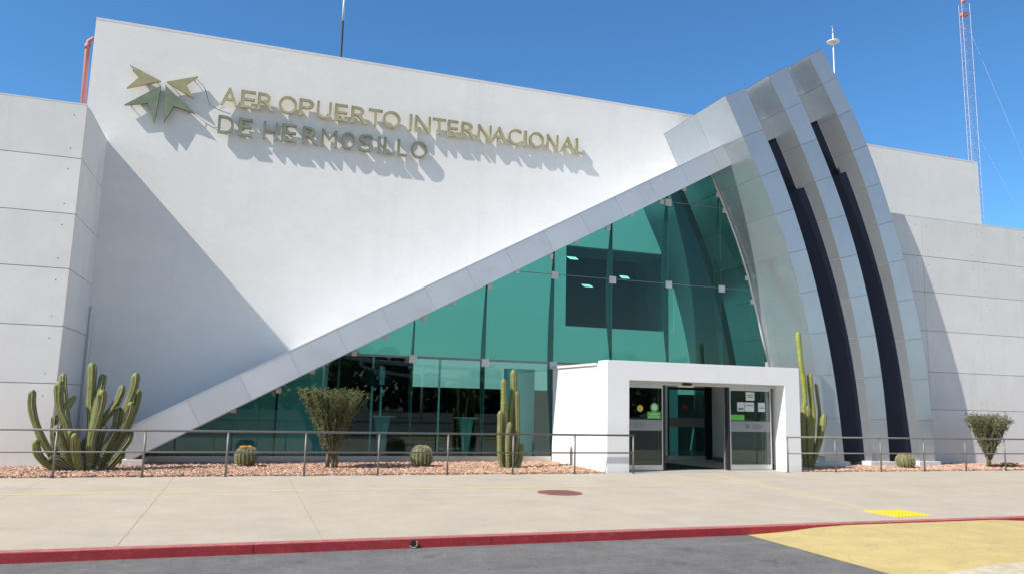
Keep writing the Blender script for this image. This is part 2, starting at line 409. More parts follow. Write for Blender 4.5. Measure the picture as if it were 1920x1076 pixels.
tag(o, 'pink gravel covering the planting bed in front of the glazing', 'gravel', kind='stuff')
o = stones('gravel', [(14.1, 28, 17.0, 19.3)], 15000, 2)
tag(o, 'pink gravel covering the bed below the curved fins and right wing', 'gravel', kind='stuff')

# ------------------------------------------------------------------ terminal
T = empty('airport_terminal', (6, YW, 0))
tag(T, 'white stucco airport terminal with sloping glass front and three curved metal fins', 'building')

# band geometry on plane YB
band_top = [P(x, y, YB) for x, y in ((250, 797), (544, 657), (800, 537), (1020, 432), (1270, 312), (1365, 268))]
mt = (band_top[-1][1]-band_top[0][1])/(band_top[-1][0]-band_top[0][0])
ct = band_top[0][1]-mt*band_top[0][0]
ctl = sum(z-mt*x for x, z in band_top)/len(band_top)
top = lambda x: mt*x+ctl
botpts = [P(x, y, YB) for x, y in ((372, 800), (475, 752), (560, 702), (655, 664), (735, 620), (820, 579), (900, 540), (975, 502), (1040, 467))]
cbl = sum(z-mt*x for x, z in botpts)/len(botpts)
bot = lambda x: mt*x+cbl

# rib stations measured along each fin's left and right edges
ribs_px = [
 ([(1360, 180), (1396, 262), (1425, 331), (1457, 402), (1481.6, 475), (1502, 549), (1519.5, 627.5), (1533, 704), (1543, 783), (1547, 868)],
  [(1397, 165), (1434, 246), (1463, 320), (1490, 388), (1514, 468), (1534, 543.6), (1551, 621.7), (1566, 702), (1577, 781), (1584, 868)]),
 ([(1440, 143), (1473, 204), (1502, 271.5), (1530, 340), (1555, 411), (1577, 485), (1595, 558), (1610.5, 632), (1622, 708), (1630, 786), (1635.5, 866)],
  [(1475, 125), (1503, 191), (1532, 261), (1561, 331.5), (1588, 401), (1609, 478), (1627, 552), (1644, 627), (1655.5, 705.5), (1664, 783.5), (1669, 866)]),
 ([(1515, 105), (1541, 151.6), (1572, 216), (1601, 283), (1625, 353), (1647.5, 422.6), (1667, 493.7), (1684, 564), (1698.8, 637), (1709, 712), (1718, 787), (1726, 866)],
  [(1541, 92), (1566, 137.6), (1598, 204), (1629, 272), (1653.5, 343), (1674, 414), (1697, 487), (1715.7, 559.7), (1731, 634), (1742, 710), (1749.5, 784.5), (1754, 866)]),
]
def catmull(pts, sub):
    out = []
    for i in range(len(pts)-1):
        p0 = pts[max(i-1, 0)]; p1 = pts[i]; p2 = pts[i+1]; p3 = pts[min(i+2, len(pts)-1)]
        for k in range(sub):
            t = k/sub
            out.append(tuple(.5*((2*b)+(-a+c)*t+(2*a-5*b+4*c-d)*t*t+(-a+3*b-3*c+d)*t**3) for a, b, c, d in zip(p0, p1, p2, p3)))
    out.append(pts[-1]); return out
def smooth(pts, w=.35, it=1):
    for _ in range(it):
        pts = [pts[0]]+[tuple((1-w)*b+w*.5*(a+c) for a, b, c in zip(pts[i-1], pts[i], pts[i+1])) for i in range(1, len(pts)-1)]+[pts[-1]]
    return pts
SUB = 5
rib_back = [26.0, YW+.6, YW+.6]
rib_LR = []
for ri, (lp, rp) in enumerate(ribs_px):
    L = smooth([P(x, y, YR) for x, y in lp], .5, 2); R_ = smooth([P(x, y, YR) for x, y in rp], .5, 2)
    L[-1] = (L[-1][0], .12); R_[-1] = (R_[-1][0], .12)
    rib_LR.append((catmull(L, SUB), catmull(R_, SUB)))

for ri in range(3):
    L, R_ = rib_LR[ri]; nst = (len(L)-1)//SUB
    yb = YW+.25 if ri else YW+.25
    # core, inset
    mb = MB(); b = len(mb.v); g = .003
    for (lx, lz), (rx, rz) in zip(L, R_):
        ux, uz = rx-lx, rz-lz; ln = sqrt(ux*ux+uz*uz); ux /= ln; uz /= ln
        for (x, z) in ((lx+ux*g, lz+uz*g), (rx-ux*g, rz-uz*g)):
            mb.v += [(x, YR+g, z), (x, yb, z)]
    k = len(L)
    for i in range(k-1):
        a, c = b+4*i, b+4*(i+1)
        mb.face([a, c, c+2, a+2], 0); mb.face([a+1, a+3, c+3, c+1], 0)
        mb.face([a, a+1, c+1, c], 0); mb.face([a+2, c+2, c+3, a+3], 0)
    mb.face([b, b+2, b+3, b+1], 1); mb.face([b+4*(k-1)+i for i in (0, 1, 3, 2)], 0)
    # panels: front, left, right
    gp = .008; ysplit = [YR, 20.2, yb] if ri == 0 else [YR, 19.45, yb]
    for s in range(nst):
        idx = list(range(s*SUB, (s+1)*SUB+1))
        def stn(i, arr):
            x, z = arr[i]
            if i == idx[0]: nx, nz = arr[i+1]; d = sqrt((nx-x)**2+(nz-z)**2); return (x+(nx-x)*gp/d, z+(nz-z)*gp/d)
            if i == idx[-1]: nx, nz = arr[i-1]; d = sqrt((nx-x)**2+(nz-z)**2); return (x+(nx-x)*gp/d, z+(nz-z)*gp/d)
            return (x, z)
        l = [stn(i, L) for i in idx]; r = [stn(i, R_) for i in idx]
        b = len(mb.v)           # folded tray: left face, front face and right face share edges but front is its own island
        for (lx, lz), (rx, rz) in zip(l, r):
            ux, uz = rx-lx, rz-lz; ln = sqrt(ux*ux+uz*uz); ux /= ln; uz /= ln
            mb.v += [(lx+ux*.006, YR, lz+uz*.006), (rx-ux*.006, YR, rz-uz*.006)]
        for i in range(SUB): mb.face([b+2*i, b+2*i+1, b+2*i+3, b+2*i+2], 1)
        for side, arr in ((0, l), (1, r)):
            for q in range(2):
                y0, y1 = ysplit[q]+.008, ysplit[q+1]-.004
                b = len(mb.v)
                for (x, z) in arr: mb.v += [(x, y0, z), (x, y1, z)]
                for i in range(SUB): mb.face([b+2*i, b+2*i+1, b+2*i+3, b+2*i+2], 1, True)
    # top cap
    (lx, lz), (rx, rz) = L[0], R_[0]
    b = len(mb.v); mb.v += [(lx, YR, lz), (rx, YR, rz), (rx, yb, rz), (lx, yb, lz)]
    mb.face([b, b+1, b+2, b+3], 1)
    fin = mb.build('curved_fin', [M['metal_core'], M['metal']], T)
    tag(fin, ['lowest curved metal fin, beside the glazing', 'middle curved metal fin', 'tallest curved metal fin at the outside'][ri])
    x0, x1 = L[-1][0], R_[-1][0]
    mb = MB(); mb.box(x0-(.55 if ri == 0 else .12), x1+.14, YR-.08, YW, -.05, .13)
    mb.build('plinth', M['plinth'], fin, .008)

# channels between the fins: set-back metal closure at the top, navy sheets standing in for shade below
def at_station(arr, f):
    k = min(int(f*SUB), len(arr)-2); t = f*SUB-k
    return (arr[k][0]+(arr[k+1][0]-arr[k][0])*t, arr[k][1]+(arr[k+1][1]-arr[k][1])*t)
def on_edge(arr, p, d):   # where the ray p - s*d meets the polyline
    for (a, za), (c, zc) in zip(arr[:-1], arr[1:]):
        ex, ez = c-a, zc-za; det = -d[0]*(-ez)-(-ex)*(-d[1])
        if abs(det) < 1e-9: continue
        bx_, bz_ = a-p[0], za-p[1]
        s_ = (bx_*(-ez)-(-ex)*bz_)/det; t_ = (-d[0]*bz_-(-d[1])*bx_)/det
        if -.01 <= t_ <= 1.01 and s_ > 0: return (p[0]-d[0]*s_, p[1]-d[1]*s_)
    return None
for ri, (fa, fc) in enumerate(((1.55, 3.03), (1.85, 3.42))):
    R1 = rib_LR[ri][1]; L2, R2 = rib_LR[ri+1]; nst = (len(L2)-1)/SUB
    def row(f):
        l = at_station(L2, f); r_ = at_station(R2, f); d = (r_[0]-l[0], r_[1]-l[1])
        q_ = on_edge(R1, l, d)
        if q_ is None: q_ = (R1[0][0], R1[0][1]) if l[1] > 5 else (R1[-1][0], l[1])
        return q_, l
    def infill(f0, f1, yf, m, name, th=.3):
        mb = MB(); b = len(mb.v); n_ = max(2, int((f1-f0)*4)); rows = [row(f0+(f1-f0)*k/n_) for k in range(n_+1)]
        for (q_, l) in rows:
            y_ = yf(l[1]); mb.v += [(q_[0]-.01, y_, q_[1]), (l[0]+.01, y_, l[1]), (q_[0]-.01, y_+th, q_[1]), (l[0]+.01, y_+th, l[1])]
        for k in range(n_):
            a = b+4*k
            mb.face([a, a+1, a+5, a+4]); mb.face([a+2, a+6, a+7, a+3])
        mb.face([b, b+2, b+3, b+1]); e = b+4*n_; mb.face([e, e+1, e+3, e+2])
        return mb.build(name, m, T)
    infill(.95, fa, lambda z: 19.45, M['metal'], 'channel_closure')
    infill(fa, nst, lambda z: 19.47, M['navy'], 'channel_shade_infill')  # navy sheet gives the dark depth of the channel
    infill(fc, nst, lambda z: 18.88+.25*z/8.5, M['navy'], 'channel_shade_infill', .2)  # navy sheet shaped to the shadow one fin casts on the next

# main wall (one plane, opening under the band)
L1 = rib_LR[0][0]
def xL(z):
    for (a, za), (c, zc) in zip(L1[:-1], L1[1:]):
        if (za-z)*(zc-z) <= 0 and za != zc: return a+(c-a)*(z-za)/(zc-za)
    return L1[-1][0]
mid = lambda x: .5*(top(x)+bot(x))
def inter():    # where band centre meets fin 1
    x = 12.0
    while x < xL(mid(x)): x += .02
    return x
xi = inter()
curve = [(xL(z)+.3, z) for z in [0, 1.5, 3, 4.5, 6, 7, 8, 8.6] if z < mid(xi)-.2]
xb0 = -ctl/mt
poly = [(-4.47, -.2), (-4.47, 11.62), (27.4, 11.6), (27.4, -.2), (curve[0][0], -.2)]+curve+[(xi+.3, mid(xi)+.05), (xi, mid(xi)), (-2.3, mid(-2.3)), (-2.3, -.2)]
mb = MB(); mb.prism(poly, YW, YW+.32)
mb.build('main_wall', M['stucco'], T)
mb = MB(); mb.box(-4.474, 27.404, YW-.004, YW+.33, 11.59, 11.655)
cop = mb.build('parapet_coping', M['plinth'], T)
# body behind
mb = MB()
mb.box(-4.45, 27.35, 31.0, 60, -.2, 11.1); mb.box(-4.45, -4.1, YW+.33, 31, 0, 11.1); mb.box(17.2, 27.35, YW+.33, 31, -.2, 11.1)
mb.build('rear_block', M['stucco'], T)

# diagonal band: solid core, face panels and ledge
x0 = -2.42
bp = [(x0, .16), (x0-.0, top(x0)), (xi+.6, top(xi+.6)), (xi+.75, bot(xi+.75)), (P(1385, 298, YB)[0]+.3, bot(P(1385, 298, YB)[0]+.3))]
xe = 14.0
lowx = (.16-cbl)/mt
core = [(x0+.02, .14), (x0+.02, top(x0+.02)-.02), (xe, top(xe)-.02), (xe+.3, bot(xe+.3)+.02), (lowx+.02, .14)]
mb = MB(); mb.prism(core, YB+.0095, YW-.002, 0)
nrm = sqrt(1+mt*mt); dx_, dz_ = 1/nrm, mt/nrm; thick = (ctl-cbl)/nrm
def bandpt(s, t):    # s along from x0, t=0 top..1 bottom
    X = x0+s*dx_; Z = top(x0)+s*dz_
    return (X+dz_*thick*t, Z-dx_*thick*t)
start = (P(351, 750.6, YB)[0]-x0)/dx_ % 1.262
S_tot = (xe-x0)/dx_; st = [start-1.262+1.262*i for i in range(0, 20)]
for i in range(len(st)-1):
    a, b_ = st[i]+.004, min(st[i+1]-.004, S_tot)
    if a >= S_tot: break
    pl = [bandpt(a, 0), bandpt(b_, 0), bandpt(b_, 1), bandpt(a, 1)]
    pl = clip(pl, -1, 0, -x0); pl = clip(pl, 0, -1, -.16)
    if len(pl) >= 3:
        mb.prism(pl, YB, YB+.010, 1)
        # ledge sheet on top
        p0, p1 = bandpt(max(a, 0), 0), bandpt(b_, 0)
        bb = len(mb.v); mb.v += [(p0[0], YB-.004, p0[1]+.012), (p1[0], YB-.004, p1[1]+.012), (p1[0], YW-.004, p1[1]+.012), (p0[0], YW-.004, p0[1]+.012)]
        mb.face([bb, bb+1, bb+2, bb+3], 1)
        bb = len(mb.v); mb.v += [(p0[0], YB-.004, p0[1]+.012), (p1[0], YB-.004, p1[1]+.012), (p1[0], YB-.004, p1[1]-.02), (p0[0], YB-.004, p0[1]-.02)]
        mb.face([bb, bb+1, bb+2, bb+3], 1)
band = mb.build('diagonal_band', [M['seal'], M['band']], T)
mb = MB(); mb.box(x0-.05, P(268, 860, YB)[0], YB-.03, YW, -.05, .135); mb.build('plinth', M['plinth'], band, .01)

# wings with panels
def wing(name, x0, x1, Yf, ztop, zj, xj, label, side=None):
    mb = MB(); mb.box(x0, x1, Yf+.02, YW+8, -.2, ztop-.02, 1)
    zz = [-.05]+zj+[ztop]
    for i in range(len(zz)-1):
        for j in range(len(xj)-1):
            a = zz[i]+.008; b_ = zz[i+1]-.008 if i < len(zz)-2 else ztop
            mb.box(xj[j]+.007, xj[j+1]-.007, Yf, Yf+.019, a, b_, 0)
    if side is not None:
        for i in range(len(zz)-1):
            a = zz[i]+.008; b_ = zz[i+1]-.008 if i < len(zz)-2 else ztop
            mb.box(side-.001, side+.018, Yf+.006, YW, a, b_, 0)
    o = mb.build(name, [M['concrete_panel'], M['groove']], T); tag(o, label)
    mb = MB(); mb.box(x0, x1+.003, Yf-.003, Yf+.3, ztop+.001, ztop+.03); mb.build('coping', M['plinth'], o)
    if side is not None:
        mb = MB(); mb.box(side-.25, side+.022, Yf+.301, YW, ztop+.001, ztop+.03); mb.build('coping', M['plinth'], o)
    first = None
    for z in zz[1:-1]+[ztop]:
        for dz in (-.27, .22):
            for x in xj:
                for dx in (-.25, .25):
                    X, Z = x+dx, z+dz
                    if x0 < X < x1 and Z < ztop-.1 and (-6.2 < X < x1) and not (10 < X < 19.6) and X < 27:
                        if first is None:
                            pm = MB(); pm.tube([(0, -.003, 0), (0, .002, 0)], .015, 8, smooth=False); first = pm.build('fixing_plug', M['groove'], None); q_ = first
                        else: q_ = first.copy(); C.objects.link(q_)
                        q_.parent = o; q_.location = (X-T.location.x, Yf-T.location.y, Z-T.location.z); q_.matrix_parent_inverse = Matrix()
                        q_.location = (X, Yf, Z)
                        q_.matrix_parent_inverse = (Matrix.Translation(T.location) @ o.matrix_parent_inverse).inverted()
    return o
wing('left_wing', -40, -3.92, YL, 8.22, [1.79, 3.06, 4.36, 5.62, 6.93], [-40+k*6 for k in range(5)]+[-9.9, -3.902], 'left wing of pale panels with a shaded return', side=-3.92)
xr = [16.2, 18.75, 21.25, 23.75, 26.25, 28.75, 31.25, 36, 45]
wing('right_wing', 16.2, 45, YRW, 8.12, [P(1752, 767, YRW)[1], P(1750, 697, YRW)[1], P(1745, 620, YRW)[1], P(1745, 548, YRW)[1], P(1735, 481, YRW)[1]], xr, 'right wing of pale panels behind the fins')
# the bits of the right wing's front that stand in the fin channels are hidden behind the navy shade sheets
# downpipe in the corner of the return
mb = MB(); mb.tube([(-3.83, YW-.06, .1), (-3.83, YW-.06, 3.7), (-3.86, YW-.03, 3.78)], .03, 8)
mb.build('corner_conduit', M['concrete_panel'], T)

# ---- glazing: panes, transoms, fins, clamps
arc = [(16.2, 0.0), (15.87+.05, 2.9), (15.59+.05, 3.95), (15.35+.06, 4.9), (15.10+.05, 5.9), (14.75+.03, 6.95), (14.40, 7.85), (14.05, 8.6), (13.75, 9.25)]
glass_line = [P(x, y, YG) for x, y in ((372, 800), (560, 700), (735, 620), (900, 540), (1040, 467), (1385, 298))]
mg = (glass_line[-1][1]-glass_line[0][1])/(glass_line[-1][0]-glass_line[0][0])
cg = sum(z-mg*x for x, z in glass_line)/len(glass_line)
def clipregion(poly):
    poly = clip(poly, -mt, 1, cg+.25-(mt-mg)*0)     # under band (tucks behind it)
    for (a, b_) in zip(arc[:-1], arc[1:]):
        nx, nz = (b_[1]-a[1]), -(b_[0]-a[0])
        if len(poly) >= 3: poly = clip(poly, nx, nz, nx*a[0]+nz*a[1])
    return poly
MX = [-2.6, -.6, .42, 2.36, 4.32, 6.36, 8.42, 10.31, 12.24, 14.16, 17]
TZ = [.14, 2.77, 5.37, 7.98, 11]
glz = MB().box(x0+.3, 8.38, YG-.06, YG+.10, -.05, .135).build('glazed_front', M['alu'], T)
tag(glz, 'teal glass curtain wall')
for zi in range(4):
    for xi_ in range(len(MX)-1):
        if zi == 0 and xi_ >= 6: continue
        xa, xb_ = MX[xi_], MX[xi_+1]
        pl = clipregion([(xa+.006, TZ[zi]+.006), (xb_-.006, TZ[zi]+.006), (xb_-.006, TZ[zi+1]-.006), (xa+.006, TZ[zi+1]-.006)])
        if len(pl) >= 3:
            MB().prism(pl, YG, YG+.012).build('glass_pane', M['glass_low' if zi == 0 else 'glass'], glz)
# vertical glass fins and steel behind joints
for i, xm in enumerate(MX[1:-1]):
    zt = min(mt*xm+cg, 11)
    if xm > 13: zt = min(zt, 8.3)
    zb = .14 if xm < 8.5 else 2.8
    if zt < zb+.4: continue
    mb = MB()
    seg = 10
    if zt-zb > 1.0:
        def w(t): return .08+.34*sin(pi*min(1, max(0, t)))
        pts = [(w(k/seg), zb+(zt-zb)*k/seg) for k in range(seg+1)]
        b = len(mb.v)
        for (ww, z) in pts: mb.v += [(xm-.01, YG+.014, z), (xm-.01, YG+.014+ww, z), (xm+.01, YG+.014, z), (xm+.01, YG+.014+ww, z)]
        for k in range(seg):
            a = b+4*k; mb.face([a, a+1, a+5, a+4]); mb.face([a+2, a+6, a+7, a+3]); mb.face([a+1, a+3, a+7, a+5]); mb.face([a, a+4, a+6, a+2])
        mb.build('glass_fin', M['fin'], glz)
        mb = MB()
        mb.tube([(xm, YG+.03, zb), (xm, YG+.03, zt)], .012, 6)
        mb.tube([(xm, YG+.014+w(k/seg), zb+(zt-zb)*k/seg) for k in range(seg+1)], .009, 6)
        mb.build('mullion', M['groove'], glz)
# transom seals
mb = MB()
for z in TZ[1:-1]:
    xl = (z-cg)/mt; xr_ = 16
    for (a, b_) in zip(arc[:-1], arc[1:]):
        if (a[1]-z)*(b_[1]-z) <= 0: xr_ = a[0]+(b_[0]-a[0])*(z-a[1])/(b_[1]-a[1])
    h = .03 if z < 3 else .008
    mb.box(xl, xr_, YG-.004, YG+.06 if z < 3 else YG+.02, z-h, z+h)
mb.build('transom', M['groove'], glz)
# square clamps
cl = []
def clamp(x, z, s=.11):
    mb = MB(); mb.box(x-s, x+s, YG-.05, YG-.002, z-s, z+s)
    return mb.build('glass_clamp', M['clamp'], glz, .012)
for xm, zs in ((4.3, (2.72,)), (6.36, (2.70,)), (8.42, (5.34, 2.70)), (10.31, (5.34,)), (12.24, (5.34, 7.95)), (14.16, (5.34,))):
    for z in zs: clamp(xm, z)
s = 1.4
for k in range(16):
    x = -.2+k*.93
    if x > 13.4: break
    clamp(x+(.12 if k % 2 else 0), mt*x+cg-.03, .07)
for z in (3.0, 5.0, 5.75, 7.9, 8.4):
    for (a, b_) in zip(arc[:-1], arc[1:]):
        if (a[1]-z)*(b_[1]-z) <= 0: clamp(a[0]+(b_[0]-a[0])*(z-a[1])/(b_[1]-a[1])-.06, z, .075)
mb = MB(); mb.tube([(x-.01, YG-.03, z) for x, z in arc[1:]], .035, 8); mb.build('edge_trim', M['clamp'], glz)

# ---- interior seen through the glass
YI = 25.3
W0, W1 = P(1060, 612, YI), P(1262, 478, YI)
wx0, wz0, wx1, wz1 = W0[0], P(1100, 613, YI)[1], W1[0], W1[1]-.02
mb = MB()
mb.box(-4.1, wx0, YI, YI+.2, 2.05 if False else 3.0, 11); mb.box(wx1, 17.5, YI, YI+.2, 2.05, 11)
mb.box(wx0, wx1, YI, YI+.2, 2.05, wz0); mb.box(wx0, wx1, YI, YI+.2, wz1, 11)
mb.box(5.25, wx0, YI+.002, YI+.2, 2.05, 3.0)
mb.build('interior_wall', M['inside'], T)
mb = MB()
mb.box(wx0-.1, wx0, YI+.01, 27.3, wz0-.1, wz1+.1); mb.box(wx1-.004, wx1+.1, YI+.01, 27.3, wz0-.1, wz1+.1)
mb.box(wx0, wx1-.005, YI+.2, 27.3, wz0-.1, wz0); mb.box(wx0, wx1-.005, YI+.2, 27.3, wz1, wz1+.1)
mb.build('window_reveal', M['reveal'], T)
mb = MB(); mb.box(-4.1, 17.5, YW+.33, 31, -.1, .0); mb.box(-2.4, 8.3, YG+.11, YW+.33, -.1, .0); mb.build('interior_floor', M['floor_in'], T)
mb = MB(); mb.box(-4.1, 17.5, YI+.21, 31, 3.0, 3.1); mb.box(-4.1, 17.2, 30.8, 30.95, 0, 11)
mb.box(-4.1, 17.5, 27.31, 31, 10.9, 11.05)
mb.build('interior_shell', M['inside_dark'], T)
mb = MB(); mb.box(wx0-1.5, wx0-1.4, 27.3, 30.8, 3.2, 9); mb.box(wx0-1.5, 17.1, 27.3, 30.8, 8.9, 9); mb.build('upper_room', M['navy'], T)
for x, y, l in ((1072, 485, .9), (1100, 537, .7), (1170, 521, .8)):
    X, Z = P(x, y, 28.6); mb = MB(); mb.hexa([(X-.36, 28.3, Z), (X+.0, 28.3, Z), (X+.06, 28.9, Z+.03), (X+.42, 28.9, Z+.03), (X-.36, 28.3, Z+.03), (X+.0, 28.3, Z+.03), (X+.06, 28.9, Z+.06), (X+.42, 28.9, Z+.06)])
    mb.build('ceiling_light', M['lamp'], T)
# partition and white column inside, ground floor
mb = MB(); mb.box(-3, .9, 23.2, 23.3, 0.002, 3.0); mb.box(.95, 2.3, 23.0, 23.1, .002, 3.2); mb.build('partition', M['inside'], T)
mb = MB(); mb.box(7.42, 8.32, 21.9, 22.15, .002, 2.62); mb.build('white_column', M['inside'], T)
mb = MB()
for x in (3.9, 6.1): mb.box(x-.03, x+.03, 24.9, 24.96, .002, 3.0)
mb.build('inner_mullion', M['alu'], T)
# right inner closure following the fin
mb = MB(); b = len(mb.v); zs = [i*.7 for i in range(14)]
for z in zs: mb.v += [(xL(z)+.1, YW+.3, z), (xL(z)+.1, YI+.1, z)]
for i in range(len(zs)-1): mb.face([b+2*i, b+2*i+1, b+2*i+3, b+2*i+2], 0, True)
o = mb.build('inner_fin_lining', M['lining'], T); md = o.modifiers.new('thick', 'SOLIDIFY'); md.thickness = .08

# lobby furniture seen through the glass
def stand_table(x, y, label):
    t = empty('stand_table', (x, y, 0)); tag(t, label, 'table', 'tapered tables inside the glazing')
    b = MB(); b.tube([(x, y, .0), (x, y, 1.12)], [.07, .22], 4, smooth=False); b.build('pedestal', M['teal_s'], t)
    b = MB(); b.tube([(x, y, 1.121), (x, y, 1.15)], .36, 24, smooth=False); b.build('table_top', M['teal_s'], t)
stand_table(3.72, 21.7, 'pale tapered standing table behind glass, nearer the trimmed shrub')
stand_table(6.15, 21.7, 'pale tapered standing table behind glass, nearer the columnar cactus')
sb = empty('information_screen', (3.95, 23.6, 0)); tag(sb, 'dark blue information screen on a post inside the lobby', 'screen')
mb = MB(); mb.box(3.5, 4.15, 23.6, 23.66, 2.0, 2.55); mb.build('panel', M['navy'], sb)
mb = MB(); mb.box(3.9, 4.05, 23.585, 23.598, 2.05, 2.6); mb.build('display_strip', M['white_s'], sb)
mb = MB(); mb.box(3.95, 4.0, 23.61, 23.65, 0, 2.0); mb.build('post', M['alu'], sb)

# ------------------------------------------------------------------ entrance portal
E = empty('entrance_portal', (11.2, 17.1, 0))
tag(E, 'white block-shaped entrance portal with open sliding glass doors', 'entrance')
Y0 = 17.1; ox0, ox1, oz = 9.0, 13.62, 2.235
mb = MB(); mb.prism([(8.4, -.05), (8.4, 2.71), (14.1, 2.71), (14.1, -.05), (ox1, -.05), (ox1, oz), (ox0, oz), (ox0, -.05)], Y0, 17.62)
mb.build('frame', M['portal'], E, .006)
mb = MB(); mb.box(8.402, 8.55, 17.621, YG-.07, -.05, 2.60); mb.box(13.75, 13.98, 17.621, YG+.1, -.05, 2.60); mb.box(8.55, 13.75, 17.63, YG-.07, 2.42, 2.60)
mb.build('vestibule', M['portal'], E)
mb = MB(); mb.box(8.36, 8.62, 17.7, YG-.08, 2.60, 2.66); mb.build('roof_edge', M['plinth'], E)
mb = MB(); mb.box(9.0, 13.6, 16.99, 17.62, -.05, .006); mb.box(8.55, 13.75, 17.621, YG, -.05, .006); mb.build('floor', M['floor_v'], E)
mb = MB(); mb.slab([(10.3, 17.75), (12.15, 17.75), (11.6, 19.9), (10.3, 19.9)], .0065, .014); mb.build('door_mat', M['matrug'], E)
mb = MB(); mb.box(13.70, 13.749, 17.7, YG-.1, .007, .13); mb.build('skirting', M['steel'], E)
# header and sensor
YD = 17.46
mb = MB(); mb.box(ox0, ox1, YD, YD+.12, 2.15, oz-.002); mb.build('door_header', M['alu'], E)
mb = MB(); mb.box(10.72, 10.98, YD-.05, YD-.002, 2.16, 2.225); mb.build('door_sensor', M['dark'], E, .01)
def emblem_small(mb, cx, cz, s, y):
    for pts in EMB: mb.prism([(cx+(x+2.63)*s, cz+(z-9.6)*s) for x, z in pts], y-.002, y)
EMB = [[(-2.72, 10.05), (-3.52, 10.38), (-3.26, 10.07), (-3.54, 9.72)], [(-2.58, 10.05), (-1.80, 10.34), (-2.09, 10.05), (-1.85, 9.68)],
       [(-2.71, 9.92), (-3.56, 9.24), (-2.99, 9.38), (-2.79, 8.82)], [(-2.60, 9.95), (-1.80, 9.26), (-2.35, 9.40), (-2.56, 8.87)]]
def slider(x0, x1, y, name='sliding_door', dark_side=None, label=None, film=True):
    d = MB().box(x0+.0, x1, y, y+.045, .02, .15).build(name, M['alu'], E)     # bottom rail is the leaf's own mesh
    if label: tag(d, label)
    b = MB(); b.box(x0, x1, y, y+.045, 2.07, 2.148); b.build('top_rail', M['alu'], d)
    b = MB(); b.box(x0, x0+.03, y, y+.045, .151, 2.069); b.box(x1-.03, x1, y, y+.045, .151, 2.069); b.build('stile', M['alu'], d)
    b = MB(); b.box(x0+.031, x1-.031, y+.015, y+.027, .151, 2.069); b.build('glass', M['clear'], d)
    if film:
        b = MB(); b.box(x0+.031, x1-.031, y+.009, y+.0145, 1.0, 1.27); b.build('frosted_film', M['frost'], d)
        b = MB(); cx = x0+.17 if x0 < 10 else x0+.55; emblem_small(b, cx, 1.135, .085, y+.0085)
        for k in range(3): b.box(cx+.16, cx+.16+(.28, .34, .25)[k], y+.0065, y+.0085, 1.18-k*.045, 1.19-k*.045)
        b.build('film_print', M['grey_s'], d)
    return d
dl = slider(ox0+.005, 10.16, YD+.02, label='left glass leaf with green sticker')
slider(ox0+.1, 10.12, YD+.13, film=False, label='left inner leaf slid open')
dr = slider(12.16, 13.46, YD+.02, label='right glass leaf with paper notices')
slider(12.06, 13.36, YD+.13, film=False, label='right inner leaf slid open')
for x in (10.18, 12.08):
    mb = MB(); mb.box(x, x+.045, YD+.01, YD+.14, .02, 2.15); mb.build('door_gasket', M['dark'], E)
# stickers
y = YD+.034
def sticker(parent, name, m, x0, x1, z0, z1, yy=y): b = MB(); b.box(x0, x1, yy-.003, yy, z0, z1); return b.build(name, m, parent)
sticker(dl, 'green_sticker', M['green_s'], 9.72, 10.10, 1.30, 1.47)
b = MB(); b.tube([(9.92, y-.003, 1.58), (9.92, y, 1.58)], .115, 24, smooth=False); b.build('round_sticker', M['green_s'], dl)
b = MB(); b.tube([(9.92, y-.006, 1.585), (9.92, y-.0032, 1.585)], .075, 24, smooth=False)
b.box(9.76, 10.06, y-.006, y-.0032, 1.335, 1.35); b.box(9.80, 10.02, y-.006, y-.0032, 1.40, 1.42); b.build('sticker_print', M['white_s'], dl)
b = MB(); b.tube([(9.51, y-.003, 1.55), (9.51, y, 1.55)], .085, 20, smooth=False); b.build('yellow_sticker', M['yel_s'], dl)
sticker(dr, 'green_sticker', M['green_s'], 12.2, 12.62, 1.30, 1.44)
b = MB(); b.box(12.68, 12.95, y-.003, y, 1.82, 2.04); b.box(12.40, 12.63, y-.003, y, 1.53, 1.77); b.box(12.645, 12.93, y-.003, y, 1.53, 1.77); b.box(13.06, 13.28, y-.003, y, 1.53, 1.77)
b.build('paper_notice', M['white_s'], dr)
b = MB()
for (a, c, z) in ((12.43, 12.6, 1.60), (12.68, 12.9, 1.68), (13.09, 13.25, 1.62), (12.72, 12.9, 1.95), (12.72, 12.9, 1.9), (12.43, 12.6, 1.57)): b.box(a, c, y-.006, y-.0032, z, z+.02)
b.build('notice_print', M['grey_s'], dr)
# inner door
di = MB().box(12.2, 13.5, YG-.02, YG+.03, .02, .14).build('inner_door', M['alu'], E)
b = MB(); b.box(12.2, 12.24, YG-.02, YG+.03, .141, 2.2); b.box(13.46, 13.5, YG-.02, YG+.03, .141, 2.2); b.box(12.241, 13.459, YG-.02, YG+.03, 2.12, 2.2); b.build('stile', M['dark'], di)
b = MB(); b.box(12.241, 13.459, YG, YG+.01, .141, 2.119); b.build('glass', M['glass'], di)
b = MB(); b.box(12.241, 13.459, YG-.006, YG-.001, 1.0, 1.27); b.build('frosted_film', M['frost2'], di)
b = MB(); b.tube([(12.8, YG-.006, 1.6), (12.8, YG-.001, 1.6)], .08, 20, smooth=False); b.build('round_sticker', M['red'], di)
b = MB(); b.tube([(13.05, YG-.06, 1.0), (13.55, YG-.06, .55)], .014, 6); b.build('barrier_bar', M['dark'], di)
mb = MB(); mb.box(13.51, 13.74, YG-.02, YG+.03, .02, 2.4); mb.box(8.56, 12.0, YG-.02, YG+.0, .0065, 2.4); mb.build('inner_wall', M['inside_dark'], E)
# service column on the right of the vestibule corner; white lit wall beyond the inner door
mb = MB(); mb.box(13.1, 13.7, 22.6, 22.7, .002, 2.7); mb.build('lobby_wall', M['inside'], T)

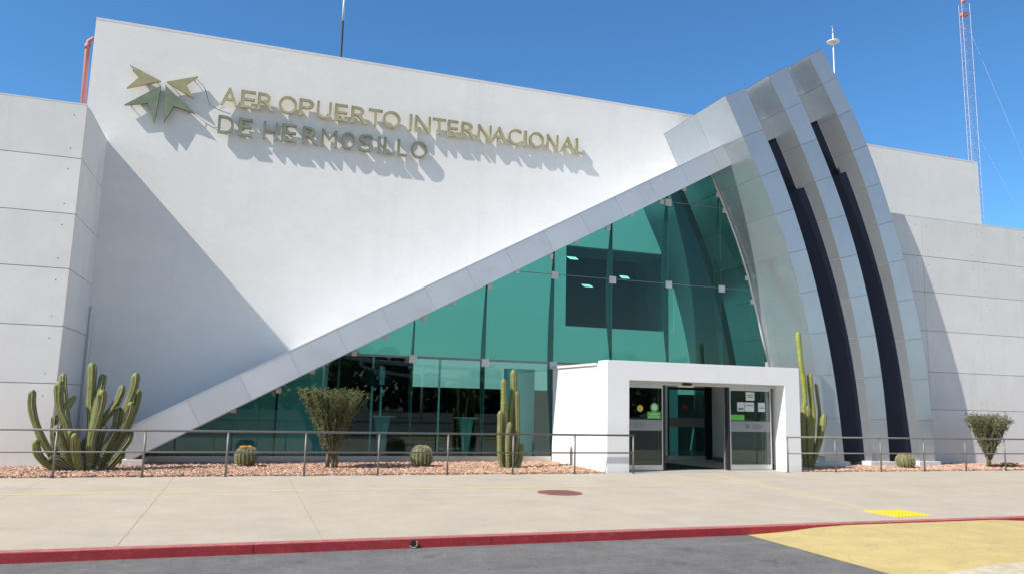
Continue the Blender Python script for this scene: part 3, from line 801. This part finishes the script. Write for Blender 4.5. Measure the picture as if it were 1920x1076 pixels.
# ------------------------------------------------------------------ sign: emblem and letters
ws = empty('airport_emblem', (-2.63, YW, 9.6)); tag(ws, 'four-pointed brass arrow emblem fixed to the white wall', 'emblem')
for i, pts in enumerate(EMB):
    b = MB(); b.prism(pts, YW-.185, YW-.085)
    o = b.build('arrow_plate', M['gold'] if i < 2 else M['green_brass'], ws)
    tag(o, ['golden upper arrow pointing from the left', 'golden upper arrow pointing from the right', 'greenish lower left arrow', 'greenish lower right arrow'][i])
    cx = sum(p[0] for p in pts)/4; cz = sum(p[1] for p in pts)/4
    b = MB(); b.tube([(pts[0][0]*.8+cx*.2, YW-.086, pts[0][1]*.8+cz*.2), (pts[0][0]*.8+cx*.2, YW-.001, pts[0][1]*.8+cz*.2)], .012, 6)
    b.tube([(pts[1][0]*.7+cx*.3, YW-.086, pts[1][1]*.7+cz*.3), (pts[1][0]*.7+cx*.3, YW-.001, pts[1][1]*.7+cz*.3)], .012, 6); b.build('stand_off', M['steel'], o)
wc = MB()
wc.tube([(-1.85, YW-.09, 10.3), (-1.62, YW-.004, 10.1), (-1.45, YW-.004, 9.62), (-1.2, YW-.004, 9.52), (-1.05, YW-.05, 9.62)], .006, 5)
wc.tube([(-1.82, YW-.09, 9.26), (-1.5, YW-.004, 9.08), (-1.3, YW-.004, 8.98), (-1.1, YW-.05, 9.0)], .006, 5)
wc.build('cable', M['steel'], ws)
GLY = {}
def glyph(ch):
    if ch not in GLY:
        cu = bpy.data.curves.new('letter', 'FONT'); cu.body = ch; cu.size = 1; cu.resolution_u = 6
        to = bpy.data.objects.new('tmp', cu); C.objects.link(to); bpy.context.view_layer.update()
        me = bpy.data.meshes.new_from_object(to.evaluated_get(bpy.context.evaluated_depsgraph_get())); bpy.data.objects.remove(to)
        bm = bmesh.new(); bm.from_mesh(me)
        bmesh.ops.remove_doubles(bm, verts=bm.verts, dist=1e-5)
        ext = bmesh.ops.extrude_face_region(bm, geom=list(bm.faces))
        for g_ in ext['geom']:
            if isinstance(g_, bmesh.types.BMVert): g_.co.z = 1
        xs_ = [v.co.x for v in bm.verts]; x0, x1 = min(xs_), max(xs_)
        bmesh.ops.recalc_face_normals(bm, faces=bm.faces)
        for v in bm.verts:       # unit box: x 0..1, cap height 1 (round letters overshoot slightly)
            v.co = Vector(((v.co.x-x0)/(x1-x0), -.085-.095*v.co.z, v.co.y/.729))
        bm.normal_update(); bmesh.ops.recalc_face_normals(bm, faces=bm.faces)
        bm.to_mesh(me); bm.free(); me.materials.clear(); me.materials.append(M['letter']); GLY[ch] = me
        me.polygons.foreach_set('use_smooth', [False]*len(me.polygons))
    return GLY[ch]
def sign(name, items, ya, yb_, label):
    YF = YW-.18; x_a = P(items[0][1], ya, YF)
    root = empty(name, (x_a[0], YW, x_a[1])); tag(root, label, 'sign lettering')
    n_ = len(items)
    for ch, a, b_ in items:
        t = (a-items[0][1])/(items[-1][2]-items[0][1]); y_ = ya+(yb_-ya)*t
        xa, xb_ = P(a, y_, YF)[0], P(b_, y_, YF)[0]
        o = bpy.data.objects.new('letter', glyph(ch)); C.objects.link(o); o.parent = root
        o.location = (xa-root.location.x, 0, -.025); o.scale = (xb_-xa, 1, .545)
        if len(items) < 15: o.material_slots[0].link = 'OBJECT'; o.material_slots[0].material = M['letter2']
L_UP = [('A', 413, 446), ('E', 450.5, 479), ('R', 482, 514), ('O', 522, 556.5), ('P', 560, 588), ('U', 593.5, 621), ('E', 627, 652), ('R', 657.7, 690), ('T', 690.5, 717), ('O', 717.5, 750.7),
        ('I', 767.4, 772.5), ('N', 778, 807.5), ('T', 811, 836), ('E', 839.4, 859.5), ('R', 865, 893), ('N', 896, 921.4), ('A', 920.7, 951.5), ('C', 953, 978), ('I', 983, 988), ('O', 992.6, 1020), ('N', 1025.7, 1047), ('A', 1051, 1078.6), ('L', 1080, 1097)]
L_DN = [('D', 407.5, 437.7), ('E', 446, 473), ('H', 493, 520), ('E', 527, 556), ('R', 566, 597.5), ('M', 602, 632), ('O', 639, 665.5), ('S', 672, 700), ('I', 708, 713), ('L', 719, 740), ('L', 745, 763.5), ('O', 770, 801)]
sign('sign_lettering', L_UP, 194, 291, 'upper line of raised brass letters reading AEROPUERTO INTERNACIONAL on the white wall')
sign('sign_lettering', L_DN, 247, 297, 'lower line of raised brass letters reading DE HERMOSILLO on the white wall')

# ------------------------------------------------------------------ railings
def railing(xs, y, x0, x1, label, endpost=None):
    r = empty('railing', (xs[0], y, 0)); tag(r, label, 'railing')
    b = MB(); b.tube([(x0, y, .90), (x1, y, .90)], .022, 10); b.build('top_rail', M['steel'], r)
    b = MB(); b.tube([(x0, y, .485), (x1, y, .485)], .017, 10); b.build('mid_rail', M['steel'], r)
    for x in xs:
        b = MB(); b.tube([(x, y+.001, -.02), (x, y+.001, .88)], .021, 10); b.tube([(x, y+.001, -.004), (x, y+.001, .006)], .05, 12, smooth=False)
        b.build('post', M['steel'], r)
railing([9.02-1.54*k for k in range(0, 14)], 16.93, -12.5, 9.04, 'long grey steel tube railing along the gravel bed, left of the entrance')
railing([13.47+1.53*k for k in range(0, 10)], 16.86, 13.45, 27.6, 'grey steel tube railing along the gravel bed, right of the entrance')

# ------------------------------------------------------------------ plants
def rib_stem(path, r, m, parent, name='stem', nr=9, seed=0, taper=.75):
    pts = catmull([tuple(p) for p in path], 9)
    # rounded tip
    P2 = [Vector(p) for p in pts]; k = len(P2)
    t = (P2[-1]-P2[-2]).normalized(); rad = []
    tot = sum((P2[i+1]-P2[i]).length for i in range(k-1)); acc = 0
    rn = random.Random(seed)
    for i in range(k):
        if i: acc += (P2[i]-P2[i-1]).length
        f = acc/tot
        rad.append(r*(taper+(1-taper)*min(1, f*3.0))*(1+.05*sin(f*17+seed)))
    end = P2[-1]
    for a in (.35, .65, .88, .985): P2.append(end+t*r*a*1.3); rad.append(r*sqrt(1-a*a))
    b = MB(); b.tube(P2, rad, nr*2, 0, ribs=1, depth=.34)
    # spine rows on the rib crests
    b2 = len(b.f)
    ref = None
    for i in range(0, k):
        t = (P2[min(i+1, k-1)]-P2[max(i-1, 0)]).normalized()
        if ref is None: ref = (Vector((1, 0, 0))-t*t.x).normalized()
        ref = (ref-t*ref.dot(t)).normalized(); bi = t.cross(ref)
        for j in range(nr):
            a = 2*pi*j/nr; o = ref*cos(a)+bi*sin(a); c = P2[i]+o*rad[i]*.99; s = .009
            v = len(b.v); b.v += [tuple(c+t*.022), tuple(c+bi*cos(a)*s-ref*sin(a)*s), tuple(c-t*.022), tuple(c-bi*cos(a)*s+ref*sin(a)*s), tuple(c+o*.010)]
            for q in ((0, 1, 4), (1, 2, 4), (2, 3, 4), (3, 0, 4)): b.face([v+z for z in q], 1)
    o = b.build(name, [m, M['spine']], parent); return o

cy = 18.45
cc = empty('organ_pipe_cactus', (-2.7, cy, 0)); tag(cc, 'large many-armed green cactus clump by the left wing', 'cactus')
q = lambda x, y, Y: (P(20+x/4.4833, 660+y/4.4833, Y))
arms = [  # (points in the enlarged view, depth offset at tip, radius, darker?)
 ([(420, 985), (340, 860), (260, 720), (200, 560), (178, 440), (182, 350)], -.1, .072, 0),
 ([(450, 985), (300, 930), (230, 850), (215, 770)], -.25, .075, 0),
 ([(430, 980), (385, 850), (362, 700), (370, 560)], .25, .07, 1),
 ([(500, 985), (440, 800), (405, 640), (395, 650)], -.2, .07, 0),
 ([(520, 985), (500, 780), (470, 600), (415, 470), (405, 340), (412, 280)], -.05, .085, 0),
 ([(480, 960), (470, 560), (455, 380), (440, 280), (442, 205)], .35, .065, 0),
 ([(455, 560), (470, 460), (480, 430)], .1, .06, 0),
 ([(470, 480), (500, 430), (525, 392)], .1, .06, 0),
 ([(540, 980), (515, 800), (500, 730), (510, 680)], -.3, .075, 0),
 ([(600, 985), (560, 900), (545, 800), (542, 715)], -.45, .078, 0),
 ([(650, 985), (672, 850), (690, 700), (735, 540), (765, 420), (772, 355)], -.2, .082, 0),
 ([(640, 980), (670, 700), (680, 560), (672, 430), (682, 250), (685, 130)], .2, .086, 0),
 ([(665, 980), (700, 600), (735, 400), (760, 290), (775, 215)], .4, .075, 0),
 ([(690, 985), (740, 780), (780, 650), (795, 650)], .1, .062, 1),
 ([(700, 985), (720, 800), (760, 610), (860, 470), (915, 370), (935, 310)], .3, .074, 0),
 ([(720, 985), (800, 800), (880, 640), (905, 500)], .05, .088, 1),
 ([(740, 985), (830, 760), (930, 560), (990, 420), (1035, 300), (1052, 210)], .1, .080, 0),
 ([(760, 985), (870, 800), (970, 640), (1040, 480), (1068, 350)], .2, .078, 0),
 ([(930, 660), (990, 520), (1010, 450)], -.1, .07, 0),
 ([(770, 985), (860, 900), (940, 800), (985, 740), (1003, 695)], 0, .072, 1),
 ([(790, 985), (850, 940), (920, 860)], -.2, .085, 1),
 ([(560, 985), (470, 960), (400, 900), (350, 900)], -.2, .075, 1),
 ([(620, 985), (640, 900), (600, 800), (640, 730)], .3, .06, 1),
]
for i, (pts, dy, r, dk) in enumerate(arms):
    path = []
    for k, (x, y) in enumerate(pts):
        YY = cy+dy*k/(len(pts)-1)+(i % 3-1)*.05; X, Z = q(x, y, YY)
        if k == 0 and y > 950: Z = -.03
        path.append((X, YY, Z))
    rib_stem(path, r, M['cactus_d'] if dk else M['cactus'], cc, 'arm', 9, i)

# tall columnar cactus by the glazing
c2 = empty('columnar_cactus', (6.45, 18.6, 0)); tag(c2, 'upright green cactus cluster in front of the glazing beside the portal', 'cactus')
q5 = lambda x, y, Y: P(540+x/3.587, 600+y/3.587, Y)
for i, (pts, dy, r) in enumerate([
   ([(1455, 985), (1450, 800), (1452, 600), (1452, 420)], 0, .078),
   ([(1440, 985), (1425, 900), (1425, 750), (1428, 630)], -.1, .066),
   ([(1490, 985), (1495, 800), (1500, 600), (1518, 480), (1518, 360)], .1, .088),
   ([(1515, 985), (1538, 850), (1540, 650), (1538, 500)], .05, .082),
   ([(1480, 985), (1475, 850), (1480, 760), (1492, 700)], -.18, .05),
   ([(1535, 985), (1560, 940), (1572, 850)], -.02, .066)]):
    path = []
    for k, (x, y) in enumerate(pts):
        YY = 18.6+dy; X, Z = q5(x, y, YY); path.append((X, YY, -.03 if k == 0 else Z))
    rib_stem(path, r, M['cactus'], c2, 'stem', 9, 40+i)

# tall cactus right of portal
c3 = empty('columnar_cactus', (15.3, 18.2, 0)); tag(c3, 'tall thin yellow-green cactus behind the right side of the portal', 'cactus')
q7 = lambda x, y, Y: P(1400+x/3.587, 600+y/3.587, Y)
for i, (pts, dy, r, m) in enumerate([
   ([(410, 980), (400, 750), (385, 450), (362, 280), (346, 100)], 0, .072, 'cactus_y'),
   ([(440, 980), (440, 800), (445, 640), (432, 500), (423, 380)], .05, .072, 'cactus_y'),
   ([(430, 985), (480, 840), (505, 740), (518, 655)], -.05, .082, 'cactus'),
   ([(400, 985), (385, 850), (380, 700), (385, 580)], -.1, .08, 'cactus'),
   ([(470, 800), (490, 640), (478, 520), (466, 440)], .25, .045, 'cactus'),
   ([(425, 985), (420, 860), (415, 700), (410, 600)], -.16, .09, 'cactus')]):
    path = []
    for k, (x, y) in enumerate(pts):
        YY = 18.2+dy; X, Z = q7(x, y, YY); path.append((X, YY, -.03 if k == 0 and y > 950 else Z))
    rib_stem(path, r, M[m], c3, 'stem', 8, 60+i)

def barrel(x, y, r, h, label, flowers=True, seed=0, sh=True):
    t = empty('barrel_cactus', (x, y, 0)); tag(t, label, 'cactus')
    b = MB(); nr = 17; prof = []
    for k in range(13):
        a = pi*k/12; prof.append((sin(a)**.75*r if 0 < k < 12 else .02, h*.5-h*.52*cos(a)))
    bb = len(b.v); n2 = nr*2
    for (rr, z) in prof:
        for j in range(n2):
            a = 2*pi*j/n2; R1 = rr*(1-.16*(j % 2)); b.v.append((x+cos(a)*R1, y+sin(a)*R1, z-.02))
    for i in range(12):
        for j in range(n2):
            j2 = (j+1) % n2; b.face([bb+i*n2+j, bb+i*n2+j2, bb+(i+1)*n2+j2, bb+(i+1)*n2+j], 0, True)
    b.build('body', M['barrel'], t)
    rn = random.Random(seed); b = MB()
    for i in range(1, 12):
        for sub in (0, .5):
            rr = prof[i][0]*(1-sub)+prof[min(i+1, 12)][0]*sub; z = prof[i][1]*(1-sub)+prof[min(i+1, 12)][1]*sub-.02
            for j in range(nr):
                a = 2*pi*j/nr; c = Vector((x+cos(a)*rr, y+sin(a)*rr, z))
                for _ in range(9):
                    d = Vector((cos(a)+rn.uniform(-.9, .9), sin(a)+rn.uniform(-.9, .9), rn.uniform(-.8, .9))).normalized()*rn.uniform(.025, .05)
                    sd = d.orthogonal().normalized()*.0055; v = len(b.v)
                    b.v += [tuple(c-sd), tuple(c+sd), tuple(c+d)]; b.face([v, v+1, v+2])
    b.build('spines', M['spine'], t)
    if flowers:
        b = MB()
        for k in range(16):
            a = 2*pi*k/16+rn.random()*.3; rr = r*rn.uniform(.3, .58); c = (x+cos(a)*rr, y+sin(a)*rr, h*.88)
            b.tube([c, (c[0], c[1], c[2]+.045), (c[0]*1., c[1], c[2]+.06)], [.02, .034, .008], 6)
        b.build('blossoms', M['flower'], t)
barrel(.17, 19.3, .235, .47, 'round barrel cactus topped by orange blossoms, left of the trimmed shrub', True, 1)
barrel(4.27, 19.0, .26, .52, 'tall-ish grey-green barrel cactus between the trimmed shrub and the columnar cactus', False, 2)
barrel(18.45, 17.9, .25, .42, 'barrel cactus with yellow blossoms below the curved fins', True, 3)

def topiary(x, y, h, rt_, rb, label, seed, nbr=70, leafn=2600, lmat='leaf', trunks=((-.09, 0), (.1, .02)), wild=.0, zc=.55):
    t = empty('trimmed_shrub', (x, y, 0)); tag(t, label, 'shrub')
    rn = random.Random(seed); b = MB()
    for (dx, dy) in trunks:
        for k in range(3):
            ox, oy = rn.uniform(-.03, .03), rn.uniform(-.03, .03)
            b.tube([(x+dx+ox, y+dy+oy, -.03), (x+dx*.9+ox*1.5, y+dy+oy, .25), (x+dx*1.1+ox*2, y+dy+oy*2, zc)], [.05, .042, .035], 7)
    b.build('trunk', M['bark'], t)
    b = MB(); tips = []
    for k in range(nbr):
        a = rn.random()*2*pi; rr = sqrt(rn.random()); r1 = rt_*rr*rn.uniform(.9, 1.08); zt = h*rn.uniform(.93, 1.03)+(rn.random() < wild)*rn.uniform(.03, .12)
        p0 = Vector((x+rb*.6*rr*cos(a), y+rb*.6*rr*sin(a), zc*rn.uniform(.55, .9))); p3 = Vector((x+r1*cos(a), y+r1*sin(a), zt))
        pts = []
        for s_ in range(8):
            f = s_/7; p = p0.lerp(p3, f); w_ = .045*sin(pi*f)
            out = Vector((cos(a), sin(a), 0))*(-.04*sin(pi*f))
            pts.append(p+out+Vector((rn.uniform(-w_, w_), rn.uniform(-w_, w_), rn.uniform(-w_, w_))))
        b.tube(pts, [.016-.0014*s_ for s_ in range(8)], 5)
        for s_ in range(1, 8): tips.append((pts[s_], s_/7, rr))
    for k in range(int(nbr*wild)):
        a = rn.random()*2*pi; p0 = Vector((x+rt_*.6*cos(a), y+rt_*.6*sin(a), h*.92)); 
        p1 = p0+Vector((cos(a)*.4, sin(a)*.3, rn.uniform(.0, .12))); b.tube([p0, p1], [.008, .004], 5)
    b.build('branches', M['bark'], t)
    b = MB()
    for k in range(leafn):
        p, f, rr = tips[int(rn.random()*len(tips))]
        if rn.random() > .15+.85*f: continue
        sp = .07 if f < .8 else .055
        c = p+Vector((rn.gauss(0, sp*.7), rn.gauss(0, sp*.7), rn.gauss(0, .045)))
        for l in range(3):
            d = Vector((rn.uniform(-1, 1), rn.uniform(-1, 1), rn.uniform(-.4, 1))).normalized()*rn.uniform(.022, .045)
            sd = d.cross(Vector((rn.uniform(-1, 1), rn.uniform(-1, 1), rn.uniform(-1, 1)))).normalized()*.011
            v = len(b.v); b.v += [tuple(c), tuple(c+d*.5+sd), tuple(c+d), tuple(c+d*.5-sd)]; b.face([v, v+1, v+2, v+3])
    b.build('leaves', M[lmat], t)
topiary(2.05, 18.75, 1.72, .76, .20, 'funnel-shaped trimmed shrub with flat leafy top in front of the glazing', 5, 130, 19000)
topiary(21.75, 17.9, 1.46, .64, .12, 'smaller funnel-shaped spiky shrub in front of the right wing', 9, 150, 9000, 'leaf', ((0, 0),), .3, .42)
# small dark plant at far right
t = empty('low_plant', (22.6, 17.9, 0)); tag(t, 'small dark low plant on the gravel near the right edge', 'plant')
rn = random.Random(4); b = MB()
for k in range(140):
    c = Vector((22.6+rn.gauss(0, .18), 17.9+rn.gauss(0, .1), rn.uniform(0, .12)))
    for l in range(3):
        d = Vector((rn.uniform(-1, 1), rn.uniform(-1, 1), rn.uniform(0, 1))).normalized()*.05; sd = d.orthogonal().normalized()*.018
        v = len(b.v); b.v += [tuple(c), tuple(c+d*.5+sd), tuple(c+d), tuple(c+d*.5-sd)]; b.face([v, v+1, v+2, v+3])
b.build('leaves', M['cactus_d'], t)
b = MB()
for k in range(5): b.tube([(22.45+k*.07, 17.9, -.02), (22.42+k*.09, 17.9, .1)], .008, 5)
b.build('stems', M['bark'], t)

# ------------------------------------------------------------------ roof items
px_ = P(165, 75, 24)
rp = empty('roof_pipe', (-4.95, 24, 8)); tag(rp, 'salmon pink pipe rising behind the left end of the white wall', 'pipe')
b = MB(); b.tube([(-4.88, 24, 7.5), (-4.98, 24, 11.55), (-4.96, 24, 11.68), (-4.86, 24, 11.78), (-4.7, 24.0, 11.8)], .068, 12); b.build('pipe', M['salmon'], rp)
b = MB(); b.tube([(-4.98, 24, 11.45), (-4.98, 24, 11.6)], .08, 12); b.build('elbow_collar', M['salmon'], rp)
x, z = P(639, 105, 31.5); x2, z2 = P(641, 40, 31.5); x3, z3 = P(644, -20, 31.5)
am = empty('antenna_mast', (x, 31.5, 11)); tag(am, 'thin black antenna mast with white upper rod above the sign wall', 'antenna')
b = MB(); b.tube([(x, 31.5, 11.0), (x, 31.5, z2)], .05, 8); b.build('mast', M['black'], am)
b = MB(); b.tube([(x, 31.5, z2+.002), (x, 31.5, z3)], .045, 8); b.build('whip', M['white'], am)
Yd = 32
x, z = P(1561, 54, Yd); zr = P(1561, 79, Yd)[1]
lr = empty('lightning_rod', (x, Yd, 11)); tag(lr, 'slim white lightning rod with a round disc behind the tallest fin', 'lightning rod')
b = MB(); b.tube([(x, Yd, 11.0), (x, Yd, zr+.5)], .032, 8); b.tube([(x, Yd, zr+.501), (x, Yd, z)], .018, 8); b.build('pole', M['white'], lr)
b = MB(); b.tube([(x, Yd, zr-.02), (x, Yd, zr+.02)], [.34, .34], 20, smooth=False); b.build('disc', M['plinth'], lr)
b = MB(); b.tube([(x, Yd, zr-.2), (x, Yd, zr-.051)], [.04, .08], 10); b.tube([(x-.06, Yd, zr+.9), (x+.06, Yd, zr+.9)], .015, 6); b.build('fitting', M['plinth'], lr)
# lattice tower with guys
Yt = 75
bx, bz = P(1822.5, 303, Yt); tx, tz = P(1809, 8, Yt)
tw = empty('lattice_tower', (bx, Yt, 0)); tag(tw, 'tall slender lattice radio tower with guy wires behind the right roof', 'tower')
wd = P(1830, 303, Yt)[0]-P(1815, 303, Yt)[0]
cxm = (bx+tx)/2; H_ = tz
b = MB(); h2 = wd*.5
legs = [(cxm-h2, Yt-h2*.5), (cxm+h2, Yt-h2*.5), (cxm, Yt+h2)]
legn = [legs[i] for i in range(3)]
for (lx, ly) in legs: b.tube([(lx, ly, 0), (lx, ly, H_)], .038, 6)
b.build('legs', M['tower'], tw)
b = MB(); z = 0; k = 0
while z < H_-.5:
    for i in range(3):
        a, c = legs[i], legs[(i+1) % 3]
        if k % 2: a, c = c, a
        b.tube([(a[0], a[1], z), (c[0], c[1], z+.85)], .013, 4); b.tube([(a[0], a[1], z), (c[0], c[1], z)], .012, 4)
    z += .85; k += 1
b.build('bracing', M['tower'], tw)
b = MB(); b.tube([(cxm, Yt, H_), (cxm, Yt, H_+.15), (cxm, Yt, H_+.5), (cxm, Yt, H_+.65)], [.12, .3, .3, .1], 12); b.build('beacon', M['salmon'], tw)
b = MB(); b.box(cxm-.5, cxm+.5, Yt-.35, Yt+.35, H_-1.9, H_-1.5); b.build('collar', M['salmon'], tw)
for zz, ex, ey in ((H_-2, 34, 4), (H_*.70, 34, 4)):
    b = MB(); b.tube([(cxm, Yt, zz), (cxm+ex, Yt+ey, 0)], .014, 5); b.build('guy_wire', M['tower'], tw)
x, z = P(1780, 296, YW+.2)
wl = empty('roof_lamp', (x, YW+.15, 11.66)); tag(wl, 'small red obstruction lamp on the right end of the parapet', 'lamp')
b = MB(); b.tube([(x-.12, YW+.15, 11.66), (x-.12, YW+.15, 11.74)], .05, 8); b.tube([(x+.1, YW+.15, 11.66), (x+.1, YW+.15, 11.75)], .05, 8); b.build('lamp_glass', M['red'], wl)
b = MB(); b.box(x-.2, x+.2, YW+.1, YW+.2, 11.666, 11.69); b.build('bracket', M['steel'], wl)

# ------------------------------------------------------------------ across the road (seen mirrored in the glazing)
cv = empty('curved_canopy', (18, -12, 0)); tag(cv, 'curved white canopy across the road, mirrored in the glass front', 'canopy')
for k, (r_, z0, th) in enumerate(((13, 4.9, .16), (10.5, 4.0, .12))):
    b = MB(); b.tube([(18+r_*cos(a), -12-3.0*sin(a), z0-.9*sin(a)) for a in [pi*j/24 for j in range(25)]], th, 8); b.build('canopy_beam', M['white'], cv)
for x in (5.1, 12, 18, 24, 30.9):
    b = MB(); b.tube([(x, -12.6 if 6 < x < 30 else -12, ZR), (x, -12.6 if 6 < x < 30 else -12, 4.2)], .09, 8); b.build('post', M['white'], cv)
rn = random.Random(11)
def tree(x, y, h, w):
    t = empty('park_tree', (x, y, ZR)); tag(t, 'dark green tree across the road, seen only mirrored in the glass', 'tree', 'trees across the road')
    b = MB(); b.tube([(x, y, ZR), (x+.1, y, h*.3), (x-.05, y+.1, h*.6)], [.22, .16, .1], 8)
    for k in range(6):
        a = rn.random()*6.3; b.tube([(x, y, h*.35), (x+cos(a)*w*.35, y+sin(a)*w*.35, h*.6), (x+cos(a)*w*.6, y+sin(a)*w*.6, h*.75)], [.1, .06, .03], 5)
    b.build('trunk', M['bark'], t)
    b = MB(); cl_ = [(x+rn.gauss(0, w*.38), y+rn.gauss(0, w*.38), h*rn.uniform(.5, .95), rn.uniform(.4, .9)) for _ in range(22)]
    for k in range(2600):
        c_ = cl_[int(rn.random()*22)]; d = Vector((rn.gauss(0, 1), rn.gauss(0, 1), rn.gauss(0, .8))).normalized()*c_[3]*rn.random()**.4
        c = Vector(c_[:3])+d; u_ = Vector((rn.uniform(-1, 1), rn.uniform(-1, 1), rn.uniform(-1, 1))).normalized()*.13; w_ = u_.orthogonal().normalized()*.07
        v = len(b.v); b.v += [tuple(c-u_), tuple(c+w_), tuple(c+u_), tuple(c-w_)]; b.face([v, v+1, v+2, v+3])
    b.build('crown', M['leaf'], t)
for x, y, h, w in ((-14, -30, 6, 3), (-2, -34, 5, 2.6), (9, -31, 6.5, 3.2), (26, -36, 5.5, 3), (38, -32, 7, 3.4), (52, -35, 6, 3)): tree(x, y, h, w)

# far belt of trees, added to block bright horizon sky in the glass reflections
rn = random.Random(21); b = MB()
for k in range(15000):
    x = rn.uniform(-90, 150); hh = 5.5+1.8*sin(x*.13)+1.2*sin(x*.41+1)+.8*sin(x*1.1)
    c = Vector((x, -62+rn.gauss(0, 1.6), ZR+hh*rn.random()**.8)); u_ = Vector((rn.uniform(-1, 1), rn.uniform(-1, 1), rn.uniform(-1, 1))).normalized()*.6; w_ = u_.orthogonal().normalized()*.45
    v = len(b.v); b.v += [tuple(c-u_), tuple(c+w_), tuple(c+u_), tuple(c-w_)]; b.face([v, v+1, v+2, v+3])
tag(b.build('added_tree_belt', M['leaf']), 'far belt of dark trees added across the road to block the horizon in reflections', 'trees', kind='stuff')
